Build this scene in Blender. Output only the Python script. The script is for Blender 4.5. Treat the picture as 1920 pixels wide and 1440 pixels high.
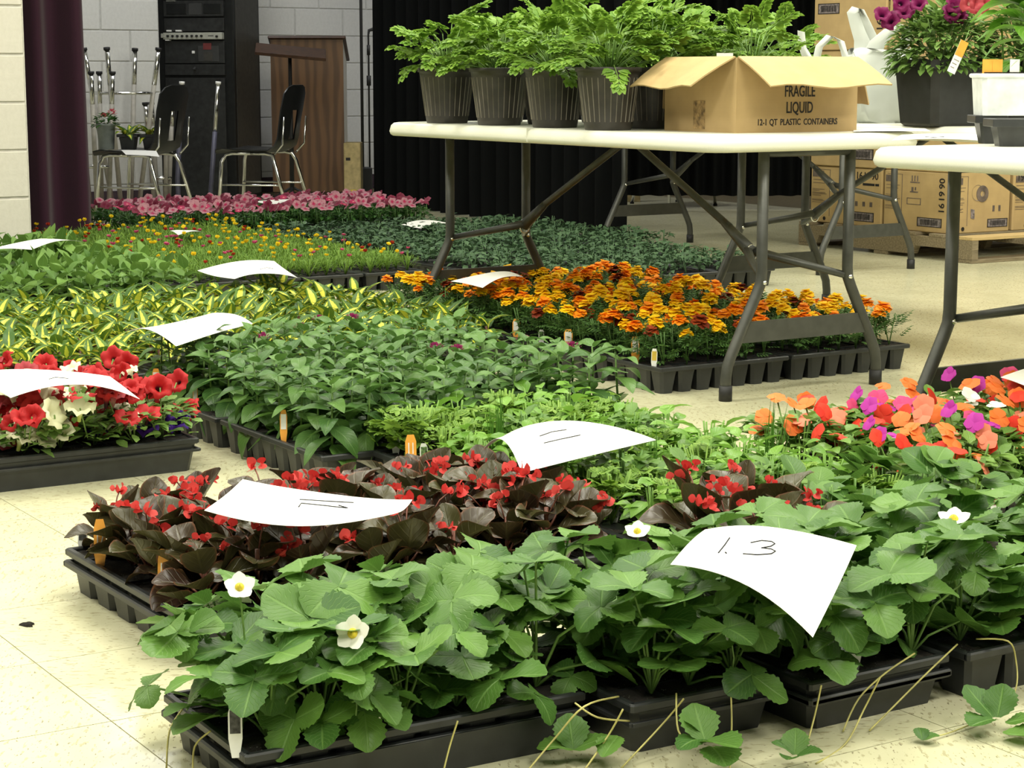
import bpy, bmesh, math, random
from math import sin, cos, pi, radians, sqrt, atan2
from mathutils import Vector, Matrix, Euler
RND = random.Random(11)
rr = RND.uniform
for o in list(bpy.data.objects):
    bpy.data.objects.remove(o)
SC = bpy.context.scene
COL = SC.collection

# ------------------------------------------------------------------ camera
# Room axes: X runs along the block wall, Y runs away from it towards the stage.
TH, FPX, YH, HC = radians(32.2), 3650.0, 139.0, 0.88
PITCH = math.atan((720 - YH) / FPX)
cam = bpy.data.cameras.new('camera')
cam.sensor_fit = 'HORIZONTAL'; cam.sensor_width = 36.0
cam.lens = FPX * 36.0 / 1920.0
cam.clip_start = 0.05; cam.clip_end = 80
cam_o = bpy.data.objects.new('camera', cam); COL.objects.link(cam_o)
cam_o.location = (0, 0, HC)
cam_o.rotation_euler = (pi / 2 - PITCH, 0, -TH)
SC.camera = cam_o

# ------------------------------------------------------------------ world and lamps
SC.view_settings.view_transform = 'Standard'
SC.view_settings.look = 'None'
SC.view_settings.gamma = 1.0
SC.view_settings.use_curve_mapping = False
SC.view_settings.exposure = -0.08
W = bpy.data.worlds.new('world'); SC.world = W
W.use_nodes = True
W.node_tree.nodes['Background'].inputs[0].default_value = (0.92, 0.95, 0.90, 1)
W.node_tree.nodes['Background'].inputs[1].default_value = 0.22

def ceiling_lamp(x, y, power, sx=1.25, sy=0.6, z=3.35, col=(1.0, 0.975, 0.84)):
    l = bpy.data.lights.new('ceiling_lamp', 'AREA')
    l.shape = 'RECTANGLE'; l.size = sx; l.size_y = sy; l.energy = power; l.color = col
    o = bpy.data.objects.new('ceiling_lamp', l); COL.objects.link(o)
    o.location = (x, y, z)
for lx in (-0.4, 2.0, 4.4):
    for ly in (-0.2, 2.2, 4.6, 7.0):
        ceiling_lamp(lx, ly, 72 if ly < 6 else 50)
for ly in (1.0, 3.4, 5.8): ceiling_lamp(6.8, ly, 62)
for lx, ly in ((4.4, 11.0), (7.0, 11.0)):
    ceiling_lamp(lx, ly, 40, col=(0.97, 0.98, 1.0))

# ------------------------------------------------------------------ pixel helpers (1920 x 1440 frame)
def _ray(x, y):
    a = x - 960.0; b = 720.0 - y
    f = FPX * cos(PITCH) + b * sin(PITCH)
    up = -FPX * sin(PITCH) + b * cos(PITCH)
    return Vector((a * cos(TH) + f * sin(TH), -a * sin(TH) + f * cos(TH), up)), f
def gp(x, y, z=0.0):
    d, f = _ray(x, y); t = (z - HC) / d.z
    return Vector((0, 0, HC)) + d * t
def dp(x, y, dist):
    d, f = _ray(x, y)
    return Vector((0, 0, HC)) + d * (dist / f)
def proj(p):
    r = p[0] * cos(TH) - p[1] * sin(TH); f = p[0] * sin(TH) + p[1] * cos(TH); h = p[2] - HC
    dz = f * cos(PITCH) - h * sin(PITCH); up = f * sin(PITCH) + h * cos(PITCH)
    if dz < 0.05: return (-9999, -9999)
    return 960 + FPX * r / dz, 720 - FPX * up / dz
def seen(p, m=170):
    x, y = proj(p)
    return -m < x < 1920 + m and -300 < y < 1440 + 2 * m

# ------------------------------------------------------------------ object helpers
def tag(o, label=None, cat=None, group=None, kind=None):
    if label: o['label'] = label
    if cat: o['category'] = cat
    if group: o['group'] = group
    if kind: o['kind'] = kind
    return o
def link(o, parent=None):
    COL.objects.link(o)
    if parent is not None: o.parent = parent
    return o
def empty(name, loc=(0, 0, 0), rz=0.0, label=None, cat=None, group=None, sc=1.0):
    o = bpy.data.objects.new(name, None); o.empty_display_size = 0.02
    o.location = loc; o.rotation_euler = (0, 0, rz); o.scale = (sc, sc, sc)
    link(o); tag(o, label, cat, group); return o
def inst(name, mesh, parent=None, loc=(0, 0, 0), rot=(0, 0, 0), sc=1.0):
    o = bpy.data.objects.new(name, mesh)
    o.location = loc; o.rotation_euler = rot
    o.scale = (sc, sc, sc) if not hasattr(sc, '__len__') else sc
    return link(o, parent)

class MB:
    """collects geometry for one mesh"""
    def __init__(s): s.v = []; s.f = []; s.uv = []; s.mi = []; s.cur = 0
    def add(s, vs, fs, uvs=None, M=None):
        b = len(s.v)
        s.v += [(M @ Vector(p)) if M is not None else Vector(p) for p in vs]
        s.uv += list(uvs) if uvs else [(0.5, 0.5)] * len(vs)
        s.f += [tuple(b + i for i in f) for f in fs]; s.mi += [s.cur] * len(fs)
        return s
    def tpl(s, T, M=None): return s.add(T[0], T[1], T[2], M)
    def box(s, x0, x1, y0, y1, z0, z1, M=None):
        vs = [(x, y, z) for z in (z0, z1) for y in (y0, y1) for x in (x0, x1)]
        fs = [(0, 2, 3, 1), (4, 5, 7, 6), (0, 1, 5, 4), (2, 6, 7, 3), (0, 4, 6, 2), (1, 3, 7, 5)]
        return s.add(vs, fs, None, M)
    def bbox(s, x0, x1, y0, y1, z0, z1, c=0.004, M=None):
        """box with chamfered vertical and horizontal edges"""
        vs = []; fs = []
        def ring(i, z):
            return [(x0 + i, y0 + c + i, z), (x0 + c + i, y0 + i, z), (x1 - c - i, y0 + i, z), (x1 - i, y0 + c + i, z),
                    (x1 - i, y1 - c - i, z), (x1 - c - i, y1 - i, z), (x0 + c + i, y1 - i, z), (x0 + i, y1 - c - i, z)]
        for i, z in ((c * .7, z0), (0, z0 + c * .7), (0, z1 - c * .7), (c * .7, z1)): vs += ring(i, z)
        for k in range(3):
            for j in range(8):
                a = k * 8 + j; b = k * 8 + (j + 1) % 8
                fs.append((a, b, b + 8, a + 8))
        fs.append(tuple(range(7, -1, -1))); fs.append(tuple(range(24, 32)))
        return s.add(vs, fs, None, M)
    def taper(s, x0, x1, y0, y1, z0, z1, ins, c=0.004, M=None):
        """tapered block, wide at the top (z1), narrower by ins at z0"""
        vs = []; fs = []
        for i, z in ((ins, z0), (0, z1)):
            vs += [(x0 + i, y0 + c + i, z), (x0 + c + i, y0 + i, z), (x1 - c - i, y0 + i, z), (x1 - i, y0 + c + i, z),
                   (x1 - i, y1 - c - i, z), (x1 - c - i, y1 - i, z), (x0 + c + i, y1 - i, z), (x0 + i, y1 - c - i, z)]
        for j in range(8): fs.append((j, (j + 1) % 8, (j + 1) % 8 + 8, j + 8))
        fs.append(tuple(range(7, -1, -1))); fs.append(tuple(range(8, 16)))
        return s.add(vs, fs, None, M)
    def tube(s, pts, r, n=8, cap=True, closed=False):
        pts = [Vector(p) for p in pts]; m = len(pts)
        rs = r if hasattr(r, '__len__') else [r] * m
        vs = []; fs = []; up = None
        for i, p in enumerate(pts):
            a = pts[(i - 1) % m] if (i or closed) else p
            b = pts[(i + 1) % m] if (i < m - 1 or closed) else p
            t = (b - a).normalized()
            if up is None:
                up = Vector((0, 0, 1)) if abs(t.z) < .9 else Vector((1, 0, 0))
            x = t.cross(up).normalized(); up = x.cross(t).normalized()
            for k in range(n):
                q = 2 * pi * k / n
                vs.append(p + (x * cos(q) + up * sin(q)) * rs[i])
        for i in range(m if closed else m - 1):
            for k in range(n):
                a = i * n + k; b = i * n + (k + 1) % n; i2 = ((i + 1) % m) * n
                fs.append((a, b, i2 + (k + 1) % n, i2 + k))
        if cap and not closed:
            fs.append(tuple(range(n - 1, -1, -1))); fs.append(tuple(range((m - 1) * n, m * n)))
        return s.add(vs, fs)
    def lathe(s, prof, n=20, M=None, fn=None):
        vs = []; fs = []; uv = []
        for j, (r, z) in enumerate(prof):
            for k in range(n):
                q = 2 * pi * k / n
                R_, Z_ = (r, z) if fn is None else fn(r, z, q, j)
                vs.append((R_ * cos(q), R_ * sin(q), Z_)); uv.append((j / (len(prof) - 1), k / n))
        for j in range(len(prof) - 1):
            for k in range(n):
                a = j * n + k; b = j * n + (k + 1) % n
                fs.append((a, b, b + n, a + n))
        return s.add(vs, fs, uv, M)
    def grid(s, rows, M=None, uv=None):
        n = len(rows[0]); m = len(rows)
        vs = [p for r in rows for p in r]
        fs = [(i * n + j, i * n + j + 1, (i + 1) * n + j + 1, (i + 1) * n + j) for i in range(m - 1) for j in range(n - 1)]
        uvs = [(j / (n - 1), i / (m - 1)) for i in range(m) for j in range(n)]
        return s.add(vs, fs, uvs, M)
    def poly(s, pts, M=None): return s.add(pts, [tuple(range(len(pts)))], None, M)
    def mesh(s, name, mats, smooth=False):
        me = bpy.data.meshes.new(name)
        me.from_pydata([tuple(p) for p in s.v], [], s.f)
        ul = me.uv_layers.new(name='UVMap')
        idx = [0] * len(me.loops); me.loops.foreach_get('vertex_index', idx)
        flat = []
        for i in idx: flat += s.uv[i]
        ul.data.foreach_set('uv', flat)
        if not isinstance(mats, (list, tuple)): mats = [mats]
        for m in mats: me.materials.append(m)
        if len(mats) > 1: me.polygons.foreach_set('material_index', s.mi)
        if smooth: me.polygons.foreach_set('use_smooth', [True] * len(me.polygons))
        me.update(); return me
    def build(s, name, mats, parent=None, smooth=False, loc=(0, 0, 0), rot=(0, 0, 0)):
        return inst(name, s.mesh(name, mats, smooth), parent, loc, rot)

def text_mesh(name, body, size, mat, ext=0.0006):
    cu = bpy.data.curves.new(name, 'FONT'); cu.body = body; cu.size = size
    cu.align_x = 'CENTER'; cu.align_y = 'CENTER'; cu.extrude = ext; cu.resolution_u = 3; cu.offset = size * .012
    t = bpy.data.objects.new(name, cu); COL.objects.link(t)
    dg = bpy.context.evaluated_depsgraph_get()
    me = bpy.data.meshes.new_from_object(t.evaluated_get(dg))
    bpy.data.objects.remove(t); bpy.data.curves.remove(cu)
    me.name = name; me.materials.clear(); me.materials.append(mat); return me

# ------------------------------------------------------------------ materials
class NT:
    def __init__(s, name):
        s.m = bpy.data.materials.new(name); s.m.use_nodes = True
        s.t = s.m.node_tree; s.b = s.t.nodes['Principled BSDF']; s.out = s.t.nodes['Material Output']
    def n(s, typ, **kw):
        nd = s.t.nodes.new(typ)
        for k, v in kw.items(): setattr(nd, k, v)
        return nd
    def put(s, sock, v):
        if hasattr(v, 'is_output'): s.t.links.new(v, sock)
        elif hasattr(v, '__len__'): sock.default_value = (*v, 1) if len(v) == 3 and sock.type == 'RGBA' else v
        else: sock.default_value = v
    def math(s, op, a, b=0.0, c=0.0, clamp=False):
        nd = s.n('ShaderNodeMath', operation=op, use_clamp=clamp)
        s.put(nd.inputs[0], a); s.put(nd.inputs[1], b); s.put(nd.inputs[2], c); return nd.outputs[0]
    def mix(s, fac, a, b, mode='MIX'):
        nd = s.n('ShaderNodeMix', data_type='RGBA', blend_type=mode)
        s.put(nd.inputs[0], fac); s.put(nd.inputs[6], a); s.put(nd.inputs[7], b); return nd.outputs[2]
    def noise(s, scale, vec=None, detail=3, rough=.5):
        nd = s.n('ShaderNodeTexNoise'); nd.inputs['Scale'].default_value = scale
        nd.inputs['Detail'].default_value = detail; nd.inputs['Roughness'].default_value = rough
        if vec is not None: s.put(nd.inputs['Vector'], vec)
        return nd.outputs[0]
    def ramp(s, fac, stops):
        nd = s.n('ShaderNodeValToRGB'); e = nd.color_ramp.elements
        while len(e) < len(stops): e.new(0.5)
        for el, (p, c) in zip(e, stops):
            el.position = p; el.color = (*c, 1) if hasattr(c, '__len__') else (c, c, c, 1)
        s.put(nd.inputs[0], fac); return nd.outputs[0]
    def step(s, x, lo, hi):
        nd = s.n('ShaderNodeMapRange', interpolation_type='SMOOTHSTEP')
        s.put(nd.inputs[0], x); nd.inputs[1].default_value = lo; nd.inputs[2].default_value = hi
        return nd.outputs[0]
    def coord(s, which='Object', scale=None):
        c = s.n('ShaderNodeTexCoord').outputs[which]
        if scale is None: return c
        mp = s.n('ShaderNodeMapping'); s.put(mp.inputs[0], c); mp.inputs[3].default_value = scale
        return mp.outputs[0]
    def bump(s, h, strength=.3, dist=.002):
        nd = s.n('ShaderNodeBump'); nd.inputs['Strength'].default_value = strength
        nd.inputs['Distance'].default_value = dist; s.put(nd.inputs['Height'], h)
        s.put(s.b.inputs['Normal'], nd.outputs[0])
    def rand(s):
        a = s.n('ShaderNodeObjectInfo').outputs['Random']; b = s.n('ShaderNodeNewGeometry').outputs['Random Per Island']
        return s.math('FRACT', s.math('ADD', a, b))
    def set(s, col=None, rough=None, metal=None, spec=None):
        if col is not None: s.put(s.b.inputs['Base Color'], col)
        if rough is not None: s.put(s.b.inputs['Roughness'], rough)
        if metal is not None: s.put(s.b.inputs['Metallic'], metal)
        if spec is not None: s.put(s.b.inputs['Specular IOR Level'], spec)
        return s
    def translucent(s, col, fac):
        tr = s.n('ShaderNodeBsdfTranslucent'); s.put(tr.inputs[0], col)
        mx = s.n('ShaderNodeMixShader'); mx.inputs[0].default_value = fac
        s.t.links.new(s.b.outputs[0], mx.inputs[1]); s.t.links.new(tr.outputs[0], mx.inputs[2])
        s.t.links.new(mx.outputs[0], s.out.inputs[0])

def plain(name, col, rough=.5, metal=0.0, spec=.5, var=.06, scale=30, bump=0.0):
    k = NT(name)
    nz = k.noise(scale, k.coord('Object'))
    lo = tuple(max(0, c * (1 - var * 2)) for c in col); hi = tuple(min(1, c * (1 + var * 2)) for c in col)
    k.set(k.ramp(nz, [(.3, lo), (.7, hi)]), rough, metal, spec)
    if bump: k.bump(nz, bump, .001)
    return k.m

def leafmat(name, dark, light, vein=(.3, .45, .1), vein_amt=.5, k_veins=7, slant=.5, rough=.42, trans=.25, var=.5,
            stripe=None, edge=None, spec=.35):
    k = NT(name)
    uv = k.n('ShaderNodeSeparateXYZ'); k.put(uv.inputs[0], k.coord('UV'))
    U, V = uv.outputs[0], uv.outputs[1]
    a = k.math('MULTIPLY', k.math('ABSOLUTE', k.math('SUBTRACT', U, .5)), 2.0)
    r = k.rand()
    base = k.mix(r, dark, light)
    nz = k.noise(60, k.coord('Object'))
    base = k.mix(k.math('MULTIPLY', nz, .35), base, dark)
    if stripe is not None:      # pale centre of a variegated leaf, widest near the base
        wid = k.math('MULTIPLY_ADD', k.math('SUBTRACT', 1.0, V), .40, k.math('MULTIPLY_ADD', r, .55, -.22))
        msk = k.step(k.math('SUBTRACT', k.math('MULTIPLY_ADD', nz, .25, wid), a), .0, .12)
        end = k.step(k.math('SUBTRACT', .93, V), 0, .15)
        base = k.mix(k.math('MULTIPLY', msk, end), base, k.mix(r, stripe[0], stripe[1]))
    mid = k.math('SUBTRACT', 1.0, k.step(a, .02, .10))
    ph = k.math('FRACT', k.math('MULTIPLY', k.math('SUBTRACT', V, k.math('MULTIPLY', a, slant)), float(k_veins)))
    sv = k.math('SUBTRACT', 1.0, k.step(k.math('ABSOLUTE', k.math('SUBTRACT', ph, .5)), .03, .13))
    vm = k.math('MAXIMUM', mid, k.math('MULTIPLY', sv, .6))
    base = k.mix(k.math('MULTIPLY', vm, vein_amt), base, vein)
    if edge is not None: base = k.mix(k.step(a, .86, .98), base, edge)
    k.set(base, rough, 0, spec)
    k.bump(k.math('SUBTRACT', 1.0, vm), .5, .0015)
    if trans: k.translucent(k.mix(.5, base, light), trans)
    return k.m

def petalmat(name, col, col2=None, rough=.55, trans=.3, eye=None, eye_r=.2, var=.3):
    k = NT(name)
    uv = k.n('ShaderNodeSeparateXYZ'); k.put(uv.inputs[0], k.coord('UV'))
    r = k.rand(); c2 = col2 or tuple(c * .75 for c in col)
    base = k.mix(k.math('MULTIPLY', r, var * 2), col, c2)
    if eye is not None:
        base = k.mix(k.math('SUBTRACT', 1.0, k.step(uv.outputs[0], eye_r * .5, eye_r * 1.5)), base, eye)
    k.set(base, rough, 0, .25)
    if trans: k.translucent(base, trans)
    return k.m

M = {}
M['strawberry_leaf'] = leafmat('strawberry leaf', (.042, .120, .022), (.145, .290, .050), (.20, .36, .09), .5, 8, .45, .42, .22)
M['begonia_leaf'] = leafmat('bronze begonia leaf', (.034, .016, .010), (.060, .062, .020), (.11, .10, .04), .35, 5, .35, .34, .12, edge=(.14, .06, .03), spec=.45)
M['penta_leaf'] = leafmat('dark lance leaf', (.040, .110, .024), (.120, .240, .050), (.16, .30, .08), .45, 9, .35, .38, .22)
M['hosta_leaf'] = leafmat('variegated leaf', (.036, .105, .012), (.13, .245, .034), (.45, .5, .1), .12, 9, .3, .38, .2, stripe=((.60, .62, .045), (.85, .80, .10)))
M['salvia_leaf'] = leafmat('broad green leaf', (.080, .175, .034), (.20, .345, .07), (.2, .4, .1), .4, 7, .4, .45, .25)
M['herb_leaf'] = leafmat('bright herb leaf', (.11, .23, .028), (.27, .43, .065), (.3, .5, .1), .4, 6, .4, .48, .3)
M['basil_leaf'] = leafmat('basil leaf', (.11, .26, .03), (.22, .42, .06), (.3, .5, .12), .4, 6, .4, .35, .3)
M['chive_leaf'] = leafmat('chive blade', (.06, .17, .02), (.12, .27, .04), (.2, .3, .1), .1, 3, .2, .45, .2)
M['marigold_leaf'] = leafmat('feathery leaf', (.024, .075, .014), (.075, .165, .03), (.12, .22, .06), .3, 5, .4, .5, .18)
M['seedling_leaf'] = leafmat('small dark leaf', (.026, .065, .026), (.095, .17, .08), (.12, .22, .1), .3, 5, .4, .5, .18)
M['petunia_leaf'] = leafmat('soft small leaf', (.09, .19, .035), (.20, .33, .08), (.3, .42, .14), .35, 5, .4, .5, .25)
M['impatiens_leaf'] = leafmat('glossy oval leaf', (.075, .175, .028), (.20, .35, .065), (.25, .42, .1), .35, 7, .4, .38, .25)
M['vinca_leaf'] = leafmat('deep green oval leaf', (.025, .09, .018), (.07, .19, .04), (.2, .33, .1), .3, 6, .4, .35, .2)
M['moss_leaf'] = leafmat('needle foliage', (.10, .21, .025), (.24, .39, .06), (.2, .35, .1), .1, 3, .2, .5, .25)
M['fern_leaf'] = leafmat('pale divided leaf', (.11, .245, .024), (.27, .44, .06), (.36, .55, .12), .4, 6, .5, .45, .3)
M['sunflower_leaf'] = leafmat('big light leaf', (.10, .26, .025), (.20, .42, .05), (.40, .55, .15), .5, 5, .5, .4, .3)
M['stem'] = plain('green stem', (.12, .23, .045), .5, var=.2)
M['red_stem'] = plain('red stem', (.15, .05, .03), .5, var=.2)
M['runner'] = plain('straw yellow runner', (.50, .46, .16), .5, var=.15)
P = {}
P['begonia'] = petalmat('coral red petal', (.58, .035, .032), (.70, .10, .085))
P['straw_white'] = petalmat('white petal', (.90, .90, .82), (.84, .86, .74), trans=.2)
P['straw_eye'] = plain('yellow flower centre', (.62, .50, .03), .7, var=.2, scale=200)
P['mari_orange'] = petalmat('orange petal', (.90, .25, .008), (.94, .42, .01))
P['mari_yellow'] = petalmat('yellow petal', (.93, .66, .012), (.95, .48, .01))
P['mari_red'] = petalmat('mahogany petal', (.14, .014, .006), (.42, .07, .008))
P['pet_red'] = petalmat('red trumpet petal', (.44, .012, .014), (.55, .035, .04), eye=(.03, .004, .008), eye_r=.28)
P['pet_rose'] = petalmat('rose trumpet petal', (.42, .055, .07), (.32, .03, .04), eye=(.6, .3, .25), eye_r=.25)
P['pet_white'] = petalmat('cream trumpet petal', (.84, .83, .64), (.80, .82, .52), eye=(.5, .55, .15), eye_r=.25)
P['pet_purple'] = petalmat('violet trumpet petal', (.085, .018, .34), (.05, .012, .22), eye=(.02, .005, .08), eye_r=.3)
P['pet_plum'] = petalmat('plum trumpet petal', (.22, .012, .10), (.13, .008, .06), eye=(.02, .002, .015), eye_r=.32)
P['imp_orange'] = petalmat('tangerine petal', (.90, .19, .035), (.93, .27, .08), trans=.25)
P['imp_red'] = petalmat('scarlet petal', (.74, .035, .02), (.82, .08, .035), trans=.25)
P['imp_pink'] = petalmat('hot pink petal', (.80, .07, .24), (.86, .14, .34), trans=.25)
P['imp_violet'] = petalmat('magenta petal', (.48, .03, .36), (.58, .06, .46), trans=.25)
P['imp_white'] = petalmat('snow petal', (.88, .88, .84), (.84, .84, .78), trans=.2)
P['imp_salmon'] = petalmat('salmon petal', (.86, .28, .17), (.80, .20, .12), trans=.25)
P['vin_pink'] = petalmat('pale pink petal', (.52, .26, .31), (.42, .17, .22), eye=(.45, .02, .1), eye_r=.3)
P['vin_rose'] = petalmat('rose petal', (.22, .03, .065), (.30, .07, .11), eye=(.2, .01, .04), eye_r=.3)
P['vin_crimson'] = petalmat('crimson petal', (.48, .03, .12), (.5, .02, .09), eye=(.8, .3, .3), eye_r=.2)
P['moss_yellow'] = petalmat('butter yellow petal', (.90, .72, .04), (.90, .60, .02))
P['moss_red'] = petalmat('brick red petal', (.42, .035, .02), (.58, .09, .02))
P['moss_orange'] = petalmat('amber petal', (.85, .33, .03), (.75, .2, .02))
P['moss_pink'] = petalmat('pink moss petal', (.70, .13, .28), (.6, .1, .2))
P['penta'] = petalmat('purple penta petal', (.34, .03, .14), (.22, .025, .10))
P['geranium'] = petalmat('pink geranium petal', (.70, .14, .18), (.6, .1, .14))

M['tray'] = plain('black nursery plastic', (.022, .024, .025), .42, var=.12, spec=.5)
M['tray_matte'] = plain('black pot plastic', (.017, .018, .018), .5, var=.12)
k = NT('potting soil'); c = k.coord('Object'); nz = k.noise(160, c, 5, .7)
vo = k.n('ShaderNodeTexVoronoi'); vo.inputs['Scale'].default_value = 190; k.put(vo.inputs['Vector'], c)
sp = k.math('LESS_THAN', vo.outputs['Distance'], .16)
k.set(k.mix(k.math('MULTIPLY', sp, k.step(k.noise(25, c), .5, .62)), k.ramp(nz, [(.3, (.006, .005, .004)), (.75, (.035, .026, .018))]), (.55, .53, .48)), .95)
k.bump(nz, 1.0, .008); M['soil'] = k.m
k = NT('white paper'); nz = k.noise(40, k.coord('Object'))
k.set(k.ramp(nz, [(.3, (.88, .88, .85)), (.7, (.92, .92, .89))]), .75); k.translucent((.9, .9, .85), .12); M['paper'] = k.m
M['pencil'] = plain('pencil line', (.035, .035, .04), .9, spec=.1)
M['ink'] = plain('black print', (.012, .010, .010), .6)
M['orange_tag'] = plain('orange tag plastic', (.80, .36, .05), .45)
M['white_tag'] = plain('white tag plastic', (.80, .81, .78), .4)
M['tag_green'] = plain('tag photo green', (.12, .20, .08), .45, var=.6, scale=150)
M['tag_dark'] = plain('tag photo dark', (.05, .05, .05), .45, var=.4, scale=150)

k = NT('white table plastic'); nz = k.noise(350, k.coord('Object'))
k.set(k.ramp(nz, [(.3, (.72, .72, .62)), (.7, (.77, .77, .67))]), .38); k.bump(nz, .15, .0008); M['table'] = k.m
M['leg'] = plain('grey painted steel', (.060, .062, .055), .42, .3, var=.08)
M['rubber'] = plain('black rubber', (.010, .010, .011), .6)
M['chrome'] = plain('chrome', (.74, .74, .72), .16, 1.0, var=.02)
M['chair'] = plain('black chair plastic', (.012, .013, .014), .38, var=.1)
M['rivet'] = plain('bright rivet', (.8, .8, .78), .25, 1.0)

k = NT('cardboard'); c = k.coord('Object'); nz = k.noise(12, c, 4)
fl = k.noise(5, k.coord('Object', (1, 1, 60)))
k.set(k.mix(k.math('MULTIPLY', fl, .25), k.ramp(nz, [(.3, (.42, .295, .135)), (.7, (.50, .355, .165))]), (.36, .25, .11)), .8); M['card'] = k.m
M['card_dark'] = plain('scuffed cardboard', (.30, .20, .085), .8, var=.35, scale=60)
M['print_grey'] = plain('grey box print', (.13, .10, .085), .7, var=.2)
M['print_label'] = plain('violet grey label', (.20, .17, .17), .7, var=.3, scale=80)
k = NT('pallet wood'); nz = k.noise(9, k.coord('Object', (1, 14, 14)), 5, .6)
k.set(k.ramp(nz, [(.25, (.11, .085, .05)), (.6, (.26, .21, .13)), (.85, (.36, .29, .18))]), .8); k.bump(nz, .4, .003); M['pallet'] = k.m
k = NT('fresh pine'); nz = k.noise(9, k.coord('Object', (1, 14, 14)), 5, .6)
k.set(k.ramp(nz, [(.25, (.42, .29, .12)), (.75, (.60, .45, .22))]), .7); M['pine'] = k.m
k = NT('oak veneer'); c = k.coord('Object', (9, 9, .9)); nz = k.noise(3.2, c, 6, .65)
wv = k.n('ShaderNodeTexWave', bands_direction='X'); wv.inputs['Scale'].default_value = 1.6; wv.inputs['Distortion'].default_value = 9; wv.inputs['Detail'].default_value = 3
k.put(wv.inputs['Vector'], k.coord('Object', (3, 3, .55)))
k.set(k.mix(k.math('MULTIPLY', nz, .6), k.ramp(wv.outputs[1], [(.1, (.085, .040, .016)), (.8, (.17, .085, .034))]), (.075, .036, .014)), .42); M['oak'] = k.m
M['oak_edge'] = plain('dark veneer edge', (.05, .020, .010), .4, var=.2)
M['laminate'] = plain('grey laminate', (.42, .40, .36), .5)
M['rack'] = plain('black steel rack', (.010, .011, .011), .45, .2, var=.15)
M['rack_face'] = plain('charcoal panel', (.020, .021, .021), .5, var=.2)
M['rack_side'] = plain('dark grey steel', (.055, .052, .046), .5, .1, var=.1)
M['rack_line'] = plain('panel groove', (.045, .046, .046), .45)
M['mixer'] = plain('silver faceplate', (.50, .51, .45), .4, .2)
M['led'] = plain('white indicator', (.9, .9, .88), .4)
M['red_lbl'] = plain('dull red sticker', (.16, .03, .03), .6)
M['blue_steel'] = plain('slate blue steel', (.085, .085, .125), .45, .2)
M['grey_pot'] = plain('grey bucket plastic', (.22, .25, .24), .5)
M['white_pot'] = plain('pale grey white pot', (.72, .76, .78), .4)
M['yellow'] = plain('yellow plastic', (.62, .44, .06), .5)
M['tan'] = plain('tan board', (.50, .40, .20), .7, var=.1)
M['planter'] = plain('dark taupe planter plastic', (.040, .036, .030), .48, var=.1)
M['planter_rib'] = plain('taupe rib', (.20, .18, .145), .45)
def cloth(name, a, b, rough=.85, sheen=.3):
    k = NT(name); nz = k.noise(420, k.coord('Object'))
    k.set(k.ramp(nz, [(.3, a), (.7, b)]), rough, 0, .12); k.b.inputs['Sheen Weight'].default_value = sheen
    k.bump(nz, .2, .001); return k.m
M['purple_cloth'] = cloth('plum velvet', (.030, .010, .020), (.046, .016, .030), .8, .15)
M['black_cloth'] = cloth('black drape', (.0022, .0026, .0028), (.0045, .0052, .0055), .9, .0)
k = NT('painted block'); c = k.coord('Object'); nz = k.noise(45, c, 5, .65)
k.set(k.ramp(nz, [(.3, (.54, .515, .45)), (.7, (.59, .565, .50))]), .55); k.bump(nz, .35, .003); M['block_cream'] = k.m
k = NT('painted block white'); c = k.coord('Object'); nz = k.noise(45, c, 5, .65)
k.set(k.ramp(nz, [(.3, (.60, .60, .59)), (.7, (.67, .67, .66))]), .55); k.bump(nz, .35, .003); M['block_white'] = k.m
M['mortar'] = plain('painted joint', (.52, .50, .45), .7)
M['mortar_white'] = plain('painted joint white', (.50, .50, .49), .7)
M['base_purple'] = plain('plum vinyl base', (.050, .030, .045), .5)
M['ceiling'] = plain('ceiling board', (.75, .75, .72), .9)
k = NT('bag film'); nz = k.noise(7, k.coord('Object'))
k.set(k.ramp(nz, [(.35, (.58, .61, .58)), (.7, (.74, .77, .74))]), .35); k.translucent((.85, .88, .84), .3); M['bag'] = k.m
M['bag_dark'] = plain('bag contents shadow', (.50, .53, .44), .6, var=.2, scale=12)

# vinyl tile with streaky flecks, different on every tile
k = NT('cream vinyl tile'); rnd = k.n('ShaderNodeObjectInfo').outputs['Random']
mp = k.n('ShaderNodeMapping'); k.put(mp.inputs[0], k.coord('Object'))
cx = k.n('ShaderNodeCombineXYZ'); k.put(cx.inputs[0], k.math('MULTIPLY', rnd, 37.0)); k.put(cx.inputs[1], k.math('MULTIPLY', rnd, 91.0))
k.put(mp.inputs[1], cx.outputs[0])
rz = k.n('ShaderNodeVectorRotate', rotation_type='Z_AXIS'); k.put(rz.inputs[0], mp.outputs[0]); rz.inputs[3].default_value = .5
sc_ = k.n('ShaderNodeMapping'); k.put(sc_.inputs[0], rz.outputs[0]); sc_.inputs[3].default_value = (1, 2.6, 1)
fleck = k.noise(42, sc_.outputs[0], 2, .55); fl2 = k.noise(75, sc_.outputs[0], 2, .5)
big = k.noise(6, mp.outputs[0], 3)
base = k.ramp(big, [(.3, (.570, .555, .370)), (.7, (.64, .62, .43))])
base = k.mix(k.math('MULTIPLY', k.step(fleck, .58, .66), .6), base, (.34, .30, .17))
base = k.mix(k.math('MULTIPLY', k.step(fl2, .64, .70), .8), base, (.17, .14, .085))
base = k.mix(k.math('MULTIPLY', k.step(fl2, .26, .20), .6), base, (.88, .86, .70))
k.set(base, .20, 0, .5); k.bump(big, .05, .002); M['tile'] = k.m
M['tile_joint'] = plain('dirty tile joint', (.16, .13, .07), .8)
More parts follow.
